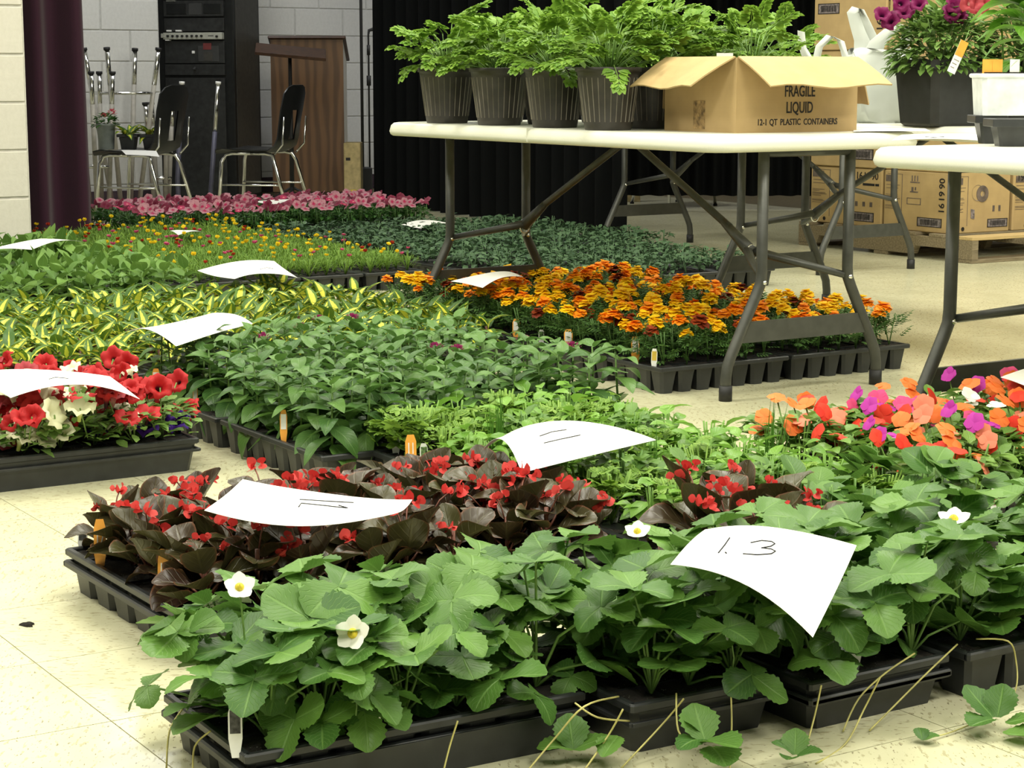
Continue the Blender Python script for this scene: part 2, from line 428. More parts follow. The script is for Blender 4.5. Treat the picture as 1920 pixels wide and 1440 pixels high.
# ------------------------------------------------------------------ where the tray blocks stand (x0, y0, x1, y1)
FOOT = [(.92, 2.05, 1.42, 2.33), (1.40, 1.91, 2.30, 2.27), (1.09, 2.63, 1.90, 3.17), (1.93, 2.66, 2.50, 3.74), (1.93, 2.34, 2.50, 2.63),
        (2.56, 2.57, 3.66, 3.15), (.9, 4.0, 1.69, 4.57), (1.82, 3.65, 2.70, 4.77), (1.6, 4.95, 3.05, 6.05),
        (1.7, 6.6, 2.85, 8.1), (2.9, 7.0, 4.0, 9.1), (3.7, 9.2, 5.2, 10.1), (4.1, 6.3, 5.3, 9.1), (5.3, 7.3, 5.6, 9.1), (3.18, 4.28, 4.12, 5.95)]
def struct(o, label=None):
    o['kind'] = 'structure'
    if label: o['label'] = label
    return o

# ------------------------------------------------------------------ floor: joint-coloured slab with a tile on every square
TS = .3175; TX0, TY0 = .905, 2.79
m = MB(); m.box(-5, 13, -4, 15, -.12, -.0025)
floor = struct(m.build('floor', M['tile_joint']), 'cream vinyl tile floor with dark flecks and thin joints')
m = MB(); m.box(-TS / 2 + .0009, TS / 2 - .0009, -TS / 2 + .0009, TS / 2 - .0009, -.006, 0)
tile_me = m.mesh('tile', M['tile'])
cells = []
for i in range(-8, 24):
    for j in range(-10, 32):
        x = TX0 + (i + .5) * TS; y = TY0 + (j + .5) * TS
        if y > 14 or x > 9: continue
        vis = any(seen((x + a * TS / 2, y + b * TS / 2, 0), 30) and proj((x + a * TS / 2, y + b * TS / 2, 0))[1] < 1480 for a in (-1, 1) for b in (-1, 1))
        hid = any(a + .1 < x < c - .1 and b + .1 < y < d - .1 for a, b, c, d in FOOT)
        cells.append((0 if (vis and not hid) else 1, x * sin(TH) + y * cos(TH), x, y, vis))
cells.sort()
near = [c for c in cells if c[0] == 0 and c[1] > 0][:300]
for c in near:
    inst('tile', tile_me, floor, (c[2], c[3], 0), (0, 0, RND.choice((0, pi / 2, pi, -pi / 2))))
nk = set((c[2], c[3]) for c in near)
m = MB()
for c in cells:
    if (c[2], c[3]) not in nk:
        h = TS / 2 - .0009
        m.add([(c[2] - h, c[3] - h, 0), (c[2] + h, c[3] - h, 0), (c[2] + h, c[3] + h, 0), (c[2] - h, c[3] + h, 0)], [(0, 1, 2, 3)])
o = m.build('tile_field', M['tile'], floor); o['kind'] = 'stuff'

# ------------------------------------------------------------------ block walls
BW, BH = .4064, .2032
def block_wall(name, x0, x1, y, zmax, mat, mort, label, xa=None, xb=None, ztop=3.4, off=0.0, base=None):
    """wall slab whose face looks to -Y at y, with a block proud of it on every course"""
    m = MB(); m.box(x0, x1, y + .006, y + .2, 0, ztop)
    w = struct(m.build(name, mort), label)
    xa = x0 if xa is None else xa; xb = x1 if xb is None else xb
    meshes = {}
    z = 0.0; r = 0
    while z < zmax:
        ch = .150 if r == 0 else BH      # the bottom course is cut at the floor
        x = xb - off - (BW / 2 if r % 2 else 0)
        edges = [xb]
        while x > xa + .05: edges.append(x); x -= BW
        edges.append(xa)
        for e1, e0 in zip(edges, edges[1:]):
            wd = round(e1 - e0, 3)
            if wd < .06: continue
            if (wd, ch) not in meshes:
                mm = MB(); g = .0045
                mm.bbox(-wd / 2 + g, wd / 2 - g, 0, .03, g, ch - g, .004)
                meshes[(wd, ch)] = mm.mesh('block', mat)
            inst('block', meshes[(wd, ch)], w, ((e0 + e1) / 2, y, z))
        z += ch; r += 1
    return w
# side of the stage opening, its end at x = 2.73
WY = 8.25
wl = block_wall('wall_left', -3.0, 2.735, WY, 3.0, M['block_cream'], M['mortar'], 'cream painted block wall beside the plum stage curtain', xa=1.5)
# stage back walls
block_wall('wall_back_left', 2.6, 5.05, 12.45, 2.2, M['block_white'], M['mortar_white'], 'white painted block wall behind the upturned stools', xa=3.2)
block_wall('wall_back', 5.05, 7.5, 13.5, 2.2, M['block_white'], M['mortar_white'], 'white painted block wall behind the wooden lectern', xa=5.2, off=.12)
block_wall('wall_back_right', 7.5, 12.6, 11.8, 2.0, M['block_white'], M['mortar_white'], 'white painted block wall with plum base behind the black drapes', xa=7.55, xb=9.6)
m = MB(); m.box(7.52, 10.5, 11.785, 11.80, 0, .115); m.box(7.52, 10.5, 11.775, 11.79, 0, .02)
struct(m.build('baseboard_right', M['base_purple']), 'plum vinyl baseboard along the white back wall')
m = MB(); m.box(2.7, 5.0, 12.435, 12.45, 0, .11); m.box(2.7, 5.0, 12.425, 12.44, 0, .02)
struct(m.build('baseboard_left', M['base_purple']), 'plum vinyl baseboard below the left stage wall')
m = MB(); m.box(5.06, 7.4, 13.485, 13.50, 0, .11); m.box(5.06, 7.4, 13.475, 13.49, 0, .02)
struct(m.build('baseboard_back', M['base_purple']), 'plum vinyl baseboard behind the lectern')
m = MB(); m.box(12.4, 12.6, -4, 11.8, 0, 3.4)
struct(m.build('wall_right', M['block_white']), 'plain white painted wall far to the right')
m = MB(); m.box(-5, 13, -4, 15, 3.4, 3.5)
struct(m.build('ceiling', M['ceiling']), 'plain white ceiling')

# ------------------------------------------------------------------ drapes
def drape(name, p0, p1, z0, z1, mat, label, folds, amp, flare=0.0, cat='curtain', seed=1, group=None):
    r = random.Random(seed)
    p0 = Vector((*p0, 0)); p1 = Vector((*p1, 0)); L = (p1 - p0).length
    t = (p1 - p0).normalized(); nrm = Vector((-t.y, t.x, 0))
    n = folds * 10; rows = []
    ph = [r.uniform(-.8, .8) for _ in range(folds + 2)]; am = [r.uniform(.55, 1.25) for _ in range(folds + 2)]
    for side in (0, 1):
        rr_ = []
        for iz in range(9):
            q = iz / 8; z = z0 + (z1 - z0) * q; row = []
            for i in range(n + 1):
                s = i / n; kf = s * folds; a = int(kf); fr = kf - a
                A = am[a] * (1 - fr) + am[a + 1] * fr; PH = ph[a] * (1 - fr) + ph[a + 1] * fr
                off = amp * A * sin(2 * pi * kf + PH + .5 * (1 - q)) * (1.0 + .3 * (1 - q))
                pos = p0 + t * (s * L * (1 + flare * (1 - q))) + nrm * (off + (.006 if side else 0))
                row.append((pos.x, pos.y, z))
            rr_.append(row)
        rows.append(rr_)
    m = MB(); m.grid(rows[0]); m.grid([list(reversed(x)) for x in rows[1]])
    nn = n + 1
    for e in (0, n):   # close the side edges
        m.add([rows[0][i][e] for i in range(9)] + [rows[1][i][e] for i in range(9)], [(i, i + 1, i + 10, i + 9) for i in range(8)])
    o = m.build(name, mat, None, True)
    return tag(o, label, cat, group)
drape('stage_curtain', (2.50, 9.35), (3.36, 9.35), .004, 3.35, M['purple_cloth'], 'plum velvet stage curtain hanging beside the cream block wall', 5, .045, .05, seed=3)
drape('black_drape', (6.17, 8.62), (6.42, 11.98), .004, 2.6, M['black_cloth'], 'long black pleated drape behind the ribbed planters', 19, .05, seed=4)
drape('black_drape', (7.30, 10.42), (8.62, 9.55), .10, 2.6, M['black_cloth'], 'black drape hung just off the floor beside the stacked cartons', 13, .04, seed=6)
# stand that carries the long drape
t = empty('drape_stand', (6.33, 12.42, 0), 0, 'thin black upright stand at the end of the long drape', 'stand')
c0 = dp(681, 375, 13.75); c0.z = 0; t.location = c0
m = MB(); m.tube([(0, 0, 0), (0, 0, 2.5)], .011, 8); m.build('pole', M['rubber'], t, True)
m = MB(); m.bbox(-.02, .055, -.05, .05, 0, .235, .012); m.build('foot_case', M['rubber'], t)
hk = dp(692, 57, 13.75) - c0
m = MB(); m.tube([(.045, -.02, .2), (.045, -.02, hk.z - .03), (.05, -.02, hk.z), (.085, -.03, hk.z + .01), (.13, -.05, hk.z - .012)], [.007, .007, .011, .015, .012], 8)
m.build('hook_rod', M['rubber'], t, True)
m = MB(); m.tube([(.045, -.02, hk.z - .38), (.045, -.02, hk.z - .31)], .016, 8); m.build('clamp', M['rubber'], t, True)
m = MB(); m.tube([(.045, -.02, hk.z - .17), (.045, -.02, hk.z - .10)], .012, 8)
m.build('clamp', M['rubber'], t, True)
# ------------------------------------------------------------------ folding tables
ZT = .72
def folding_table(uc, v0, v1, label, wid=.76, rz=0.0):
    vc = (v0 + v1) / 2; L = v1 - v0
    t = empty('folding_table', (uc, vc, 0), rz, label, 'table', 'white folding tables')
    # top: rounded slab with a soft lip
    def ring(ins, z, r=.07):
        hx, hy = wid / 2 - ins, L / 2 - ins; rd = max(r - ins, .01); pts = []
        for cx, cy, a0 in ((hx - rd, hy - rd, 0), (-hx + rd, hy - rd, pi / 2), (-hx + rd, -hy + rd, pi), (hx - rd, -hy + rd, 3 * pi / 2)):
            for i in range(7):
                a = a0 + pi / 2 * i / 6; pts.append((cx + rd * cos(a), cy + rd * sin(a), z))
        return pts
    rings = [ring(.05, ZT - .030), ring(.012, ZT - .045), ring(.004, ZT - .040), ring(.0, ZT - .030), ring(.006, ZT - .010), ring(.016, ZT - .002), ring(.03, ZT)]
    n = len(rings[0]); m = MB(); vs = [p for r in rings for p in r]; fs = []
    for k in range(len(rings) - 1):
        for j in range(n): fs.append((k * n + j, k * n + (j + 1) % n, (k + 1) * n + (j + 1) % n, (k + 1) * n + j))
    fs.append(tuple(range((len(rings) - 1) * n, len(rings) * n))); fs.append(tuple(range(n - 1, -1, -1)))
    m.add(vs, fs); m.build('tabletop', M['table'], t, True).data.polygons[-1].use_smooth = False
    t.children[0].data.polygons[-2].use_smooth = False
    m = MB(); m.box(-wid / 2 - .0004, wid / 2 + .0004, -.0007, .0007, ZT - .041, ZT + .0002); m.build('fold_seam', M['table'], t)
    for sgn in (-1, 1):
        y = sgn * (L / 2 - .07)
        for s in (-1, 1):
            m = MB(); R_ = .0155
            pts = [(s * .155, y, ZT - .03), (s * .155, y, .345), (s * .158, y, .315), (s * .172, y, .285), (s * .255, y, .125), (s * .268, y, .095), (s * .273, y, .06), (s * .273, y, .002)]
            m.tube(pts, R_, 12); lg = m.build('leg', M['leg'], t, True)
            m = MB(); m.tube([(s * .273, y, 0), (s * .273, y, .042)], .0185, 12); m.build('foot_cap', M['rubber'], lg, True)
            m = MB(); m.tube([(s * .155, y - .018, .318), (s * .155, y + .018, .318)], .006, 8); m.build('rivet', M['rivet'], lg, True)
        m = MB()
        for d in (-.006, .006):
            m.add([(-.240, y + d, .155), (.240, y + d, .155), (.212, y + d, .212), (-.212, y + d, .212)], [(0, 1, 2, 3) if d < 0 else (3, 2, 1, 0)])
        m.add([(-.212, y - .006, .212), (.212, y - .006, .212), (.212, y + .006, .212), (-.212, y + .006, .212)], [(0, 1, 2, 3)])
        m.add([(-.24, y - .006, .155), (.24, y - .006, .155), (.24, y + .006, .155), (-.24, y + .006, .155)], [(3, 2, 1, 0)])
        m.build('crossbar', M['leg'], t)
        m = MB(); m.tube([(-.155, y, ZT - .05), (.155, y, ZT - .05)], .013, 10); m.build('hinge_bar', M['leg'], t, True)
        ye = y - sgn * .235
        m = MB(); m.tube([(0, sgn * .03, ZT - .05), (0, ye + sgn * .10 * -1, .44)], .0115, 8)
        m.tube([(0, ye - sgn * .13, .455), (0, ye, .375)], [.012, .020], 8)
        br = m.build('brace', M['leg'], t, True)
        for s in (-1, 1):
            m = MB(); m.tube([(s * .006, ye - sgn * .01, .38), (s * .05, ye + sgn * .06, .362), (s * .148, y, .322)], [.014, .012, .010], 8)
            m.build('brace_arm', M['leg'], br, True)
        m = MB(); m.tube([(.019 * cos(a), ye, .372 + .024 * sin(a)) for a in [2 * pi * i / 14 for i in range(14)]], .0022, 6, closed=True)
        m.build('lock_ring', M['rivet'], br, True)
    return t
T1 = folding_table(3.555, 4.05, 5.87, 'white folding table carrying the ribbed planters and the open carton')
T2 = folding_table(3.38, 1.48, 3.30, 'white folding table nearest the viewer at the right edge')
T3 = folding_table(6.01, 6.48, 8.28, 'white folding table farthest back, close to the stacked cartons')
T4 = folding_table(4.73, 3.92, 5.74, 'white folding table behind the open carton, holding the charcoal pots')

# ------------------------------------------------------------------ school chairs
def chair(loc, rz, label, sc=1.0):
    """moulded shell on a chrome frame, facing +X in its own axes"""
    t = empty('school_chair', loc, rz, label, 'chair', sc=sc)
    prof = [(.235, .395), (.22, .415), (.17, .42), (.08, .41), (-.04, .402), (-.13, .405), (-.175, .43), (-.20, .48), (-.215, .56), (-.23, .66), (-.245, .76), (-.25, .80), (-.252, .815)]
    def half(i):
        return [.17, .20, .21, .215, .215, .205, .195, .185, .182, .19, .185, .14, .08][i]
    def dish(i): return [0, .004, .010, .014, .016, .016, .018, .022, .026, .022, .016, .008, .002][i]
    m = MB(); nW = 8
    top = []; bot = []
    for i, (x, z) in enumerate(prof):
        a = prof[max(0, i - 1)]; b = prof[min(len(prof) - 1, i + 1)]
        tx, tz = b[0] - a[0], b[1] - a[1]; l = sqrt(tx * tx + tz * tz); nx, nz = -tz / l * -1, tx / l * -1
        rt = []; rb = []
        for j in range(nW + 1):
            q = j / nW * 2 - 1; d = dish(i) * q * q
            px, pz = x + nx * d, z + nz * d
            rt.append((px, q * half(i), pz)); rb.append((px - nx * .008, q * half(i), pz - nz * .008))
        top.append(rt); bot.append(rb)
    # slot opening in the lower back: skip its quads
    def quads(rows, flip):
        n = nW + 1; vs = [p for r in rows for p in r]; fs = []
        for i in range(len(rows) - 1):
            for j in range(nW):
                if i in (7, 8) and j in (3, 4): continue
                f = (i * n + j, i * n + j + 1, (i + 1) * n + j + 1, (i + 1) * n + j)
                fs.append(f[::-1] if flip else f)
        m.add(vs, fs)
    quads(top, True); quads(bot, False)
    n = nW + 1
    for j in (0, nW): m.add([r[j] for r in top] + [r[j] for r in bot], [(i, i + 1, i + 1 + len(prof), i + len(prof)) for i in range(len(prof) - 1)])
    for i in (0, len(prof) - 1): m.add(top[i] + bot[i], [(j, j + 1, j + 1 + n, j + n) for j in range(nW)])
    m.build('seat_shell', M['chair'], t, True)
    for s in (-1, 1):
        y = s * .17
        m = MB(); m.tube([(.21, s * .20, 0), (.185, y + s * .02, .34), (.165, y, .385), (.12, y, .395), (.0, y, .395)], .0115, 10)
        lg = m.build('leg', M['chrome'], t, True)
        m = MB(); m.tube([(.21, s * .20, 0), (.2095, s * .20, .012)], .015, 8); m.build('glide', M['rubber'], lg)
        m = MB(); m.tube([(-.26, s * .20, 0), (-.165, y + s * .02, .34), (-.145, y, .385), (-.10, y, .395), (.0, y, .395)], .0115, 10)
        lg = m.build('leg', M['chrome'], t, True)
        m = MB(); m.tube([(-.26, s * .20, 0), (-.258, s * .20, .012)], .015, 8); m.build('glide', M['rubber'], lg)
        m = MB(); m.tube([(.197, s * .187, .20), (-.205, s * .187, .20)], .006, 8); m.build('stretcher', M['chrome'], t, True)
        m = MB(); m.tube([(-.165, s * .185, .39), (-.22, s * .192, .45), (-.235, s * .192, .62)], .006, 8); m.build('back_support', M['chrome'], t, True)
    return t
def onfloor(x, d, z=0.0):
    p = dp(x, 700, d); p.z = z; return p
FACE_L = pi - TH           # facing the left edge of the photograph
chair(onfloor(497, 12.3), FACE_L - .25, 'black plastic school chair with nothing on it, in front of the lectern')
CH2 = onfloor(277, 12.0)
chair(CH2, FACE_L - .30, 'black plastic school chair with pots on its seat, by the stage curtain')
p = onfloor(1262, 13.3); chair(p, FACE_L + 2.1, 'black school chair seen under the table beside the white wall', .95)

# ------------------------------------------------------------------ upturned stools and desk frame at the back
def upturned_stool(loc, rz, h, ring_z, r0, r1, label, sc=1.0):
    t = empty('upturned_stool', loc, rz, label, 'stool', 'stools stacked upside down')
    m = MB(); m.lathe([(.002, 0), (r0 * .9, 0), (r0, .012), (r0, .03), (r0 * .9, .042), (.002, .042)], 24); m.build('seat', M['red_lbl'], t, True)
    for k in range(4):
        a = pi / 4 + k * pi / 2
        f = lambda q: ((r0 * .6 + (r1 - r0 * .6) * q) * cos(a), (r0 * .6 + (r1 - r0 * .6) * q) * sin(a), .04 + (h - .04) * q)
        m = MB(); m.tube([f(0), f(1)], .0155, 10); lg = m.build('leg', M['laminate'], t, True)
        m = MB(); m.tube([f(.78), f(1)], .0125 * 1.3, 10); m.build('leg_tip', M['chrome'], lg, True)
        m = MB(); m.tube([f(1), f(1.0 + .018 / h)], .021, 10); m.build('foot_cap', M['rubber'], lg, True)
    rq = r0 * .6 + (r1 - r0 * .6) * (ring_z / h) - .005
    m = MB(); m.tube([(rq * cos(a), rq * sin(a), ring_z) for a in [2 * pi * i / 32 for i in range(32)]], .010, 8, closed=True)
    m.build('foot_ring', M['chrome'], t, True)
    return t
bx = onfloor(246, 12.72)
upturned_stool((bx.x, bx.y, 0), TH * -1 + .62, 1.03, .76, .15, .25, 'tall upturned stool with a chrome foot ring before the white wall')
q = onfloor(197, 12.45)
upturned_stool((q.x, q.y, .0), .2, .88, .30, .10, .11, 'narrow upturned stool next to the plum curtain')
q = onfloor(312, 12.98)
upturned_stool((q.x, q.y, .0), .9, .68, .20, .09, .10, 'small upturned stool between the tall one and the rack')
# slate blue desk frame lying on its back: two tall legs joined by runners on the floor
c = onfloor(370, 12.75)
t = empty('desk_frame', c, -TH, 'slate blue upturned desk frame with chrome leg tips before the black rack', 'desk')
def loc_px(x, y, d): return Vector(dp(x, y, d))
inv = Matrix.Translation(c) @ Matrix.Rotation(-TH, 4, 'Z'); inv = inv.inverted()
def L_(x, y, d): return inv @ dp(x, y, d)
for (xt, yt, xm, ym, xb, dd) in ((409, 158, 397, 335, 385, 12.75), (341, 158, 333, 335, 328, 12.65)):
    a, b_ = L_(xt, yt, dd), L_(xm, ym, dd); k_ = a.lerp(b_, .5); e = L_(xb, 366, dd); e.z = max(e.z, .025)
    b_.z = max(b_.z, .09); far = Vector((e.x - .18, e.y - .03, .03)); e.z = .03
    m = MB(); m.tube([k_, b_, (b_ + e) / 2 + Vector((.012, 0, -.012)), e, far], .016, 10); lg = m.build('leg', M['blue_steel'], t, True)
    m = MB(); m.tube([a, k_], .0125, 10); m.build('leg_tube', M['chrome'], lg, True)
    m = MB(); m.tube([a + (a - k_).normalized() * .018, a], .018, 10); m.build('foot_cap', M['led'], lg, True)
m = MB(); e0 = L_(330, 345, 12.9); e1 = L_(388, 345, 12.9)
m.bbox(min(e0.x, e1.x), max(e0.x, e1.x) + .05, e0.y, e0.y + .06, .02, .075, .01); m.build('book_box', M['blue_steel'], t)

# ------------------------------------------------------------------ equipment rack, lectern, music stand
def framed(name, x, d, yaw, label, cat):
    """Empty on the floor under image column x; local +X to the right, -Y towards the viewer"""
    p = onfloor(x, d); return empty(name, p, -TH + yaw, label, cat)
t = framed('equipment_rack', 376, 13.55, -.26, 'tall black equipment rack with a silver mixer strip', 'rack')
w, dep, hh = .300, .48, 1.95
m = MB(); m.bbox(-w, w, .012, dep, .02, hh, .008); m.build('cabinet', M['rack'], t)
m = MB(); m.box(w - .001, w + .003, .05, dep - .03, .05, hh - .03); m.build('side_panel', M['rack_side'], t)
S = FPX / 13.4
def rz_(y): return HC - (y - YH) / S
def rx_(x): return (x - 376) / S * 1.02
def panel(name, x0, x1, y0, y1, mat, proud=.008, parent=None, c=.003):
    m = MB(); m.bbox(rx_(x0), rx_(x1), -proud, .014, rz_(y1), rz_(y0), c); return m.build(name, mat, parent or t)
panel('blank_panel', 320, 444, -40, 1, M['rack_face'])
pl = panel('cassette_deck', 322, 440, 4, 33, M['rack_face'], .012)
panel('tape_door', 328, 368, 9, 29, M['rack'], .016, pl); panel('button_block', 372, 398, 9, 30, M['rack_line'], .0135, pl); panel('display', 401, 436, 10, 28, M['rack'], .016, pl)
panel('trim_line', 328, 346, 3.6, 4.6, M['mixer'], .016, pl, .001)
panel('blank_panel', 322, 440, 36, 60, M['rack_face'])
mx = panel('mixer', 322, 438, 62.5, 75, M['mixer'], .03)
for i in range(8):
    m = MB(); xx = rx_(332.5 + i * 9.5); m.tube([(xx, -.030, rz_(68.8)), (xx, -.045, rz_(68.8))], .0075, 10); m.build('knob', M['rubber'], mx)
m = MB(); m.tube([(rx_(429), -.03, rz_(69.8)), (rx_(429), -.045, rz_(69.8))], .0075, 10); m.build('knob', M['rubber'], mx)
panel('print_strip', 411, 422, 68, 69.4, M['rack_line'], .031, mx, .0003)
panel('latch', 318, 327, 64, 72, M['mixer'], .035, mx)
for x0, x1, y0, y1 in ((329, 337, 57.5, 60.5), (347, 357, 57.5, 60.5), (326, 334, 75.6, 77.2)): panel('indicator', x0, x1, y0, y1, M['led'], .03, mx, .001)
panel('blank_panel', 322, 440, 78, 119, M['rack_face'])
lb = panel('document_pocket', 388, 429, 87, 116, M['rack_line'], .012); panel('sticker', 399, 415, 82, 94, M['red_lbl'], .014, lb, .001); panel('paper_slip', 400, 417, 98, 114, M['rack_side'], .014, lb, .001)
panel('lamp', 377, 382, 96, 101, M['led'], .02, None, .002)
panel('drawer', 322, 440, 121, 141, M['rack_face'], .012)
m = MB(); m.tube([(rx_(382), -.012, rz_(127)), (rx_(382), -.035, rz_(130)), (rx_(382), -.012, rz_(131))], .008, 8); m.build('drawer_pull', M['rack_line'], t)
panel('lower_door', 322, 440, 146, 366, M['rack_face'], .012)

t = framed('lectern', 585, 13.95, .03, 'brown oak veneer lectern against the white block wall', 'lectern')
S = FPX / 13.95; w = 67 / S
ht = HC + (YH - 76) / S
m = MB(); m.box(-w, w, 0, .018, .05, ht); m.build('front_panel', M['oak'], t)
m = MB(); m.add([(w - .018, .018, .05), (w, .018, .05), (w, .44, .05), (w - .018, .44, .05), (w - .018, .018, ht), (w, .018, ht), (w, .44, ht - .13), (w - .018, .44, ht - .13)],
               [(0, 3, 2, 1), (4, 5, 6, 7), (0, 1, 5, 4), (1, 2, 6, 5), (2, 3, 7, 6), (3, 0, 4, 7)]); m.build('side_panel', M['laminate'], t)
m = MB(); m.add([(-w, .018, .05), (-w + .018, .018, .05), (-w + .018, .44, .05), (-w, .44, .05), (-w, .018, ht), (-w + .018, .018, ht), (-w + .018, .44, ht - .13), (-w, .44, ht - .13)],
               [(0, 3, 2, 1), (4, 5, 6, 7), (0, 1, 5, 4), (1, 2, 6, 5), (2, 3, 7, 6), (3, 0, 4, 7)]); m.build('side_panel', M['oak'], t)
a = math.atan(.13 / .42)
m = MB(); m.bbox(-w - .015, w + .02, -.03, .50, 0, .02, .005, Matrix.Translation((0, 0, ht)) @ Matrix.Rotation(-a, 4, 'X')); m.build('top_board', M['oak_edge'], t)
m = MB(); m.box(-w + .01, w - .01, .02, .44, 0, .05); m.build('plinth', M['oak_edge'], t)

t = framed('music_stand', 554, 12.95, .12, 'brown music stand with tilted desk in front of the lectern', 'music stand')
S = FPX / 12.95; zt = HC + (YH - 99) / S
m = MB(); m.tube([(0, 0, .10), (0, 0, zt - .03)], [.016, .012], 10); m.build('pole', M['rubber'], t, True)
Mx = Matrix.Translation((0, 0, zt)) @ Matrix.Rotation(.09, 4, 'Y') @ Matrix.Rotation(radians(17), 4, 'X')
m = MB(); m.bbox(-.225, .235, -.13, .13, 0, .006, .003, Mx); m.bbox(-.225, .235, -.135, -.128, 0, .022, .002, Mx); m.build('desk', M['oak_edge'], t)
m = MB(); m.bbox(-.075, .075, -.03, .03, -.025, 0, .004, Mx); m.build('bracket', M['rubber'], t)
for kx in range(3):
    aa = kx * 2 * pi / 3 + .4
    m = MB(); m.tube([(0, 0, .14), (.16 * cos(aa), .16 * sin(aa), .06), (.26 * cos(aa), .26 * sin(aa), .01)], .009, 8); m.build('foot', M['rubber'], t, True)

# small things by the drape stand and by the white wall
p = onfloor(662, 13.3)
t = empty('tan_carton', (p.x, p.y, 0), -TH, 'tall tan carton between the lectern and the drape stand', 'box')
m = MB(); m.bbox(-.045, .07, 0, .2, 0, .42, .006); m.build('carton_body', M['tan'], t); m = MB(); m.box(-.03, .0, -.002, .0, .30, .32); m.build('hand_slot', M['ink'], t)
p = onfloor(666, 13.1)
m = MB(); m.bbox(-.022, .028, -.02, .02, 0, .115, .012)
tag(m.build('yellow_bottle', M['yellow'], None, False, (p.x, p.y, 0), (0, 0, -TH)), 'small yellow plastic container on the floor by the drape stand', 'container')
p = onfloor(1184, 13.6)
t = empty('plywood_sheet', (p.x, p.y, 0), -TH, 'narrow tan plywood sheet standing on edge behind the black drape', 'board')
m = MB(); m.bbox(-.045, .05, 0, .02, 0, .66, .004); m.build('sheet', M['tan'], t); m = MB(); m.bbox(-.03, -.01, .02, .05, 0, .6, .003); m.build('batten', M['pine'], t)
# ------------------------------------------------------------------ leaf and flower templates (verts, faces, uvs)
def blade(L, W, prof, n=6, fold=.15, curl=-.6, across=1, serr=0.0, wave=0.0, swap=False):
    na = 2 * across + 1; vs = []; uv = []; y = z = 0.0
    for i in range(n + 1):
        t = i / n; ph = curl * t
        if i: y += cos(ph) * L / n; z += sin(ph) * L / n
        w = W * prof(t)
        if serr and i % 2 and 0 < i < n: w *= (1 - serr)
        for j in range(na):
            q = (j / (na - 1)) * 2 - 1
            zz = fold * abs(q) * w + wave * W * sin(t * 9 + q * 3) * abs(q)
            vs.append((q * w, y - sin(ph) * zz, z + cos(ph) * zz)); uv.append((t, j / (na - 1)) if swap else (j / (na - 1), t))
    fs = [(i * na + j, i * na + j + 1, (i + 1) * na + j + 1, (i + 1) * na + j) for i in range(n) for j in range(na - 1)]
    return vs, fs, uv
def merge(parts):
    V, Fc, U = [], [], []
    for T, Mx in parts:
        b = len(V); V += [Mx @ Vector(p) for p in T[0]]; Fc += [tuple(b + i for i in f) for f in T[1]]; U += T[2]
    return V, Fc, U
def tmesh(name, T, mat, smooth=True): return MB().tpl(T).mesh(name, mat, smooth)
def RX(a): return Matrix.Rotation(a, 4, 'X')
def RY(a): return Matrix.Rotation(a, 4, 'Y')
def RZ(a): return Matrix.Rotation(a, 4, 'Z')
def TR(x, y, z): return Matrix.Translation((x, y, z))
def SCL(s): return Matrix.Diagonal((s, s, s, 1))
obov = lambda t: max(.04, sin(pi * min(1, t ** 1.15 * .97 + .02))) ** .62
rnd_ = lambda t: max(.03, sin(pi * min(1, t ** .9 * .97 + .02))) ** .6
ovat = lambda t: max(.02, sin(pi * t ** .72)) ** .85
lanc = lambda t: max(.02, sin(pi * t ** .8)) ** 1.15
strap = lambda t: min(1, t * 6 + .3) * (1 - t ** 3) + .02
LEAF = {}
LEAF['straw'] = [tmesh('leaflet', blade(.060, .029 + .003 * (i % 2), obov, 14, .10 + .12 * (i % 3), -.75 + .3 * i, 2, .13, .05), M['strawberry_leaf']) for i in range(4)]
LEAF['bego'] = [tmesh('leaf', blade(.082, .034, rnd_, 8, .28 + .12 * i, -1.0 + .6 * i, 2, 0, .10), M['begonia_leaf']) for i in range(3)]
LEAF['penta'] = [tmesh('leaf', blade(.088, .0235, ovat, 7, .20, -1.1 + .4 * i, 2, 0, .06), M['penta_leaf']) for i in range(3)]
LEAF['hosta'] = [tmesh('leaf', blade(.086, .0145, lanc, 6, .30, -1.2 + .5 * i, 1, 0, .04), M['hosta_leaf']) for i in range(3)]
LEAF['salvia'] = [tmesh('leaf', blade(.070, .021, ovat, 6, .25, -.9 + .5 * i, 1, 0, .08), M['salvia_leaf']) for i in range(3)]

def petals(n, L, W, prof, tilt, k=3, jitter=0.0, curl=-.2, fold=-.1, seed=1, z=0.0, r0=0.0):
    r = random.Random(seed); ps = []
    T = blade(L, W, prof, k, fold, curl, 1, 0, 0, True)
    for i in range(n):
        a = 2 * pi * i / n + r.uniform(-jitter, jitter)
        ps.append((T, RZ(a) @ TR(0, r0, z) @ RX(tilt + r.uniform(-jitter, jitter)) @ SCL(1 + r.uniform(-jitter, jitter) * .5)))
    return ps
def mari_T(seed):
    return merge(petals(9, .025, .0125, obov, .02, 3, .2, -.6, .05, seed) + petals(8, .020, .011, obov, .35, 3, .25, -.6, .05, seed + 1, .002) + petals(6, .014, .009, obov, .85, 2, .3, -.7, .05, seed + 2, .004))
FL = {}
for c in ('mari_orange', 'mari_yellow', 'mari_red'): FL[c] = [tmesh('flower', mari_T(s * 7 + 1), P[c]) for s in range(3)]
for c in ('imp_orange', 'imp_red', 'imp_pink', 'imp_violet', 'imp_white', 'imp_salmon'):
    FL[c] = [tmesh('flower', merge(petals(5, .022, .0122, obov, .12 + .1 * s, 4, .18, -.45, -.05, s + 3)), P[c]) for s in range(3)]
for c in ('vin_pink', 'vin_rose', 'vin_crimson'):
    FL[c] = [tmesh('flower', merge(petals(5, .021, .0115, obov, .10, 3, .12, -.2, .0, s + 3)), P[c]) for s in range(2)]
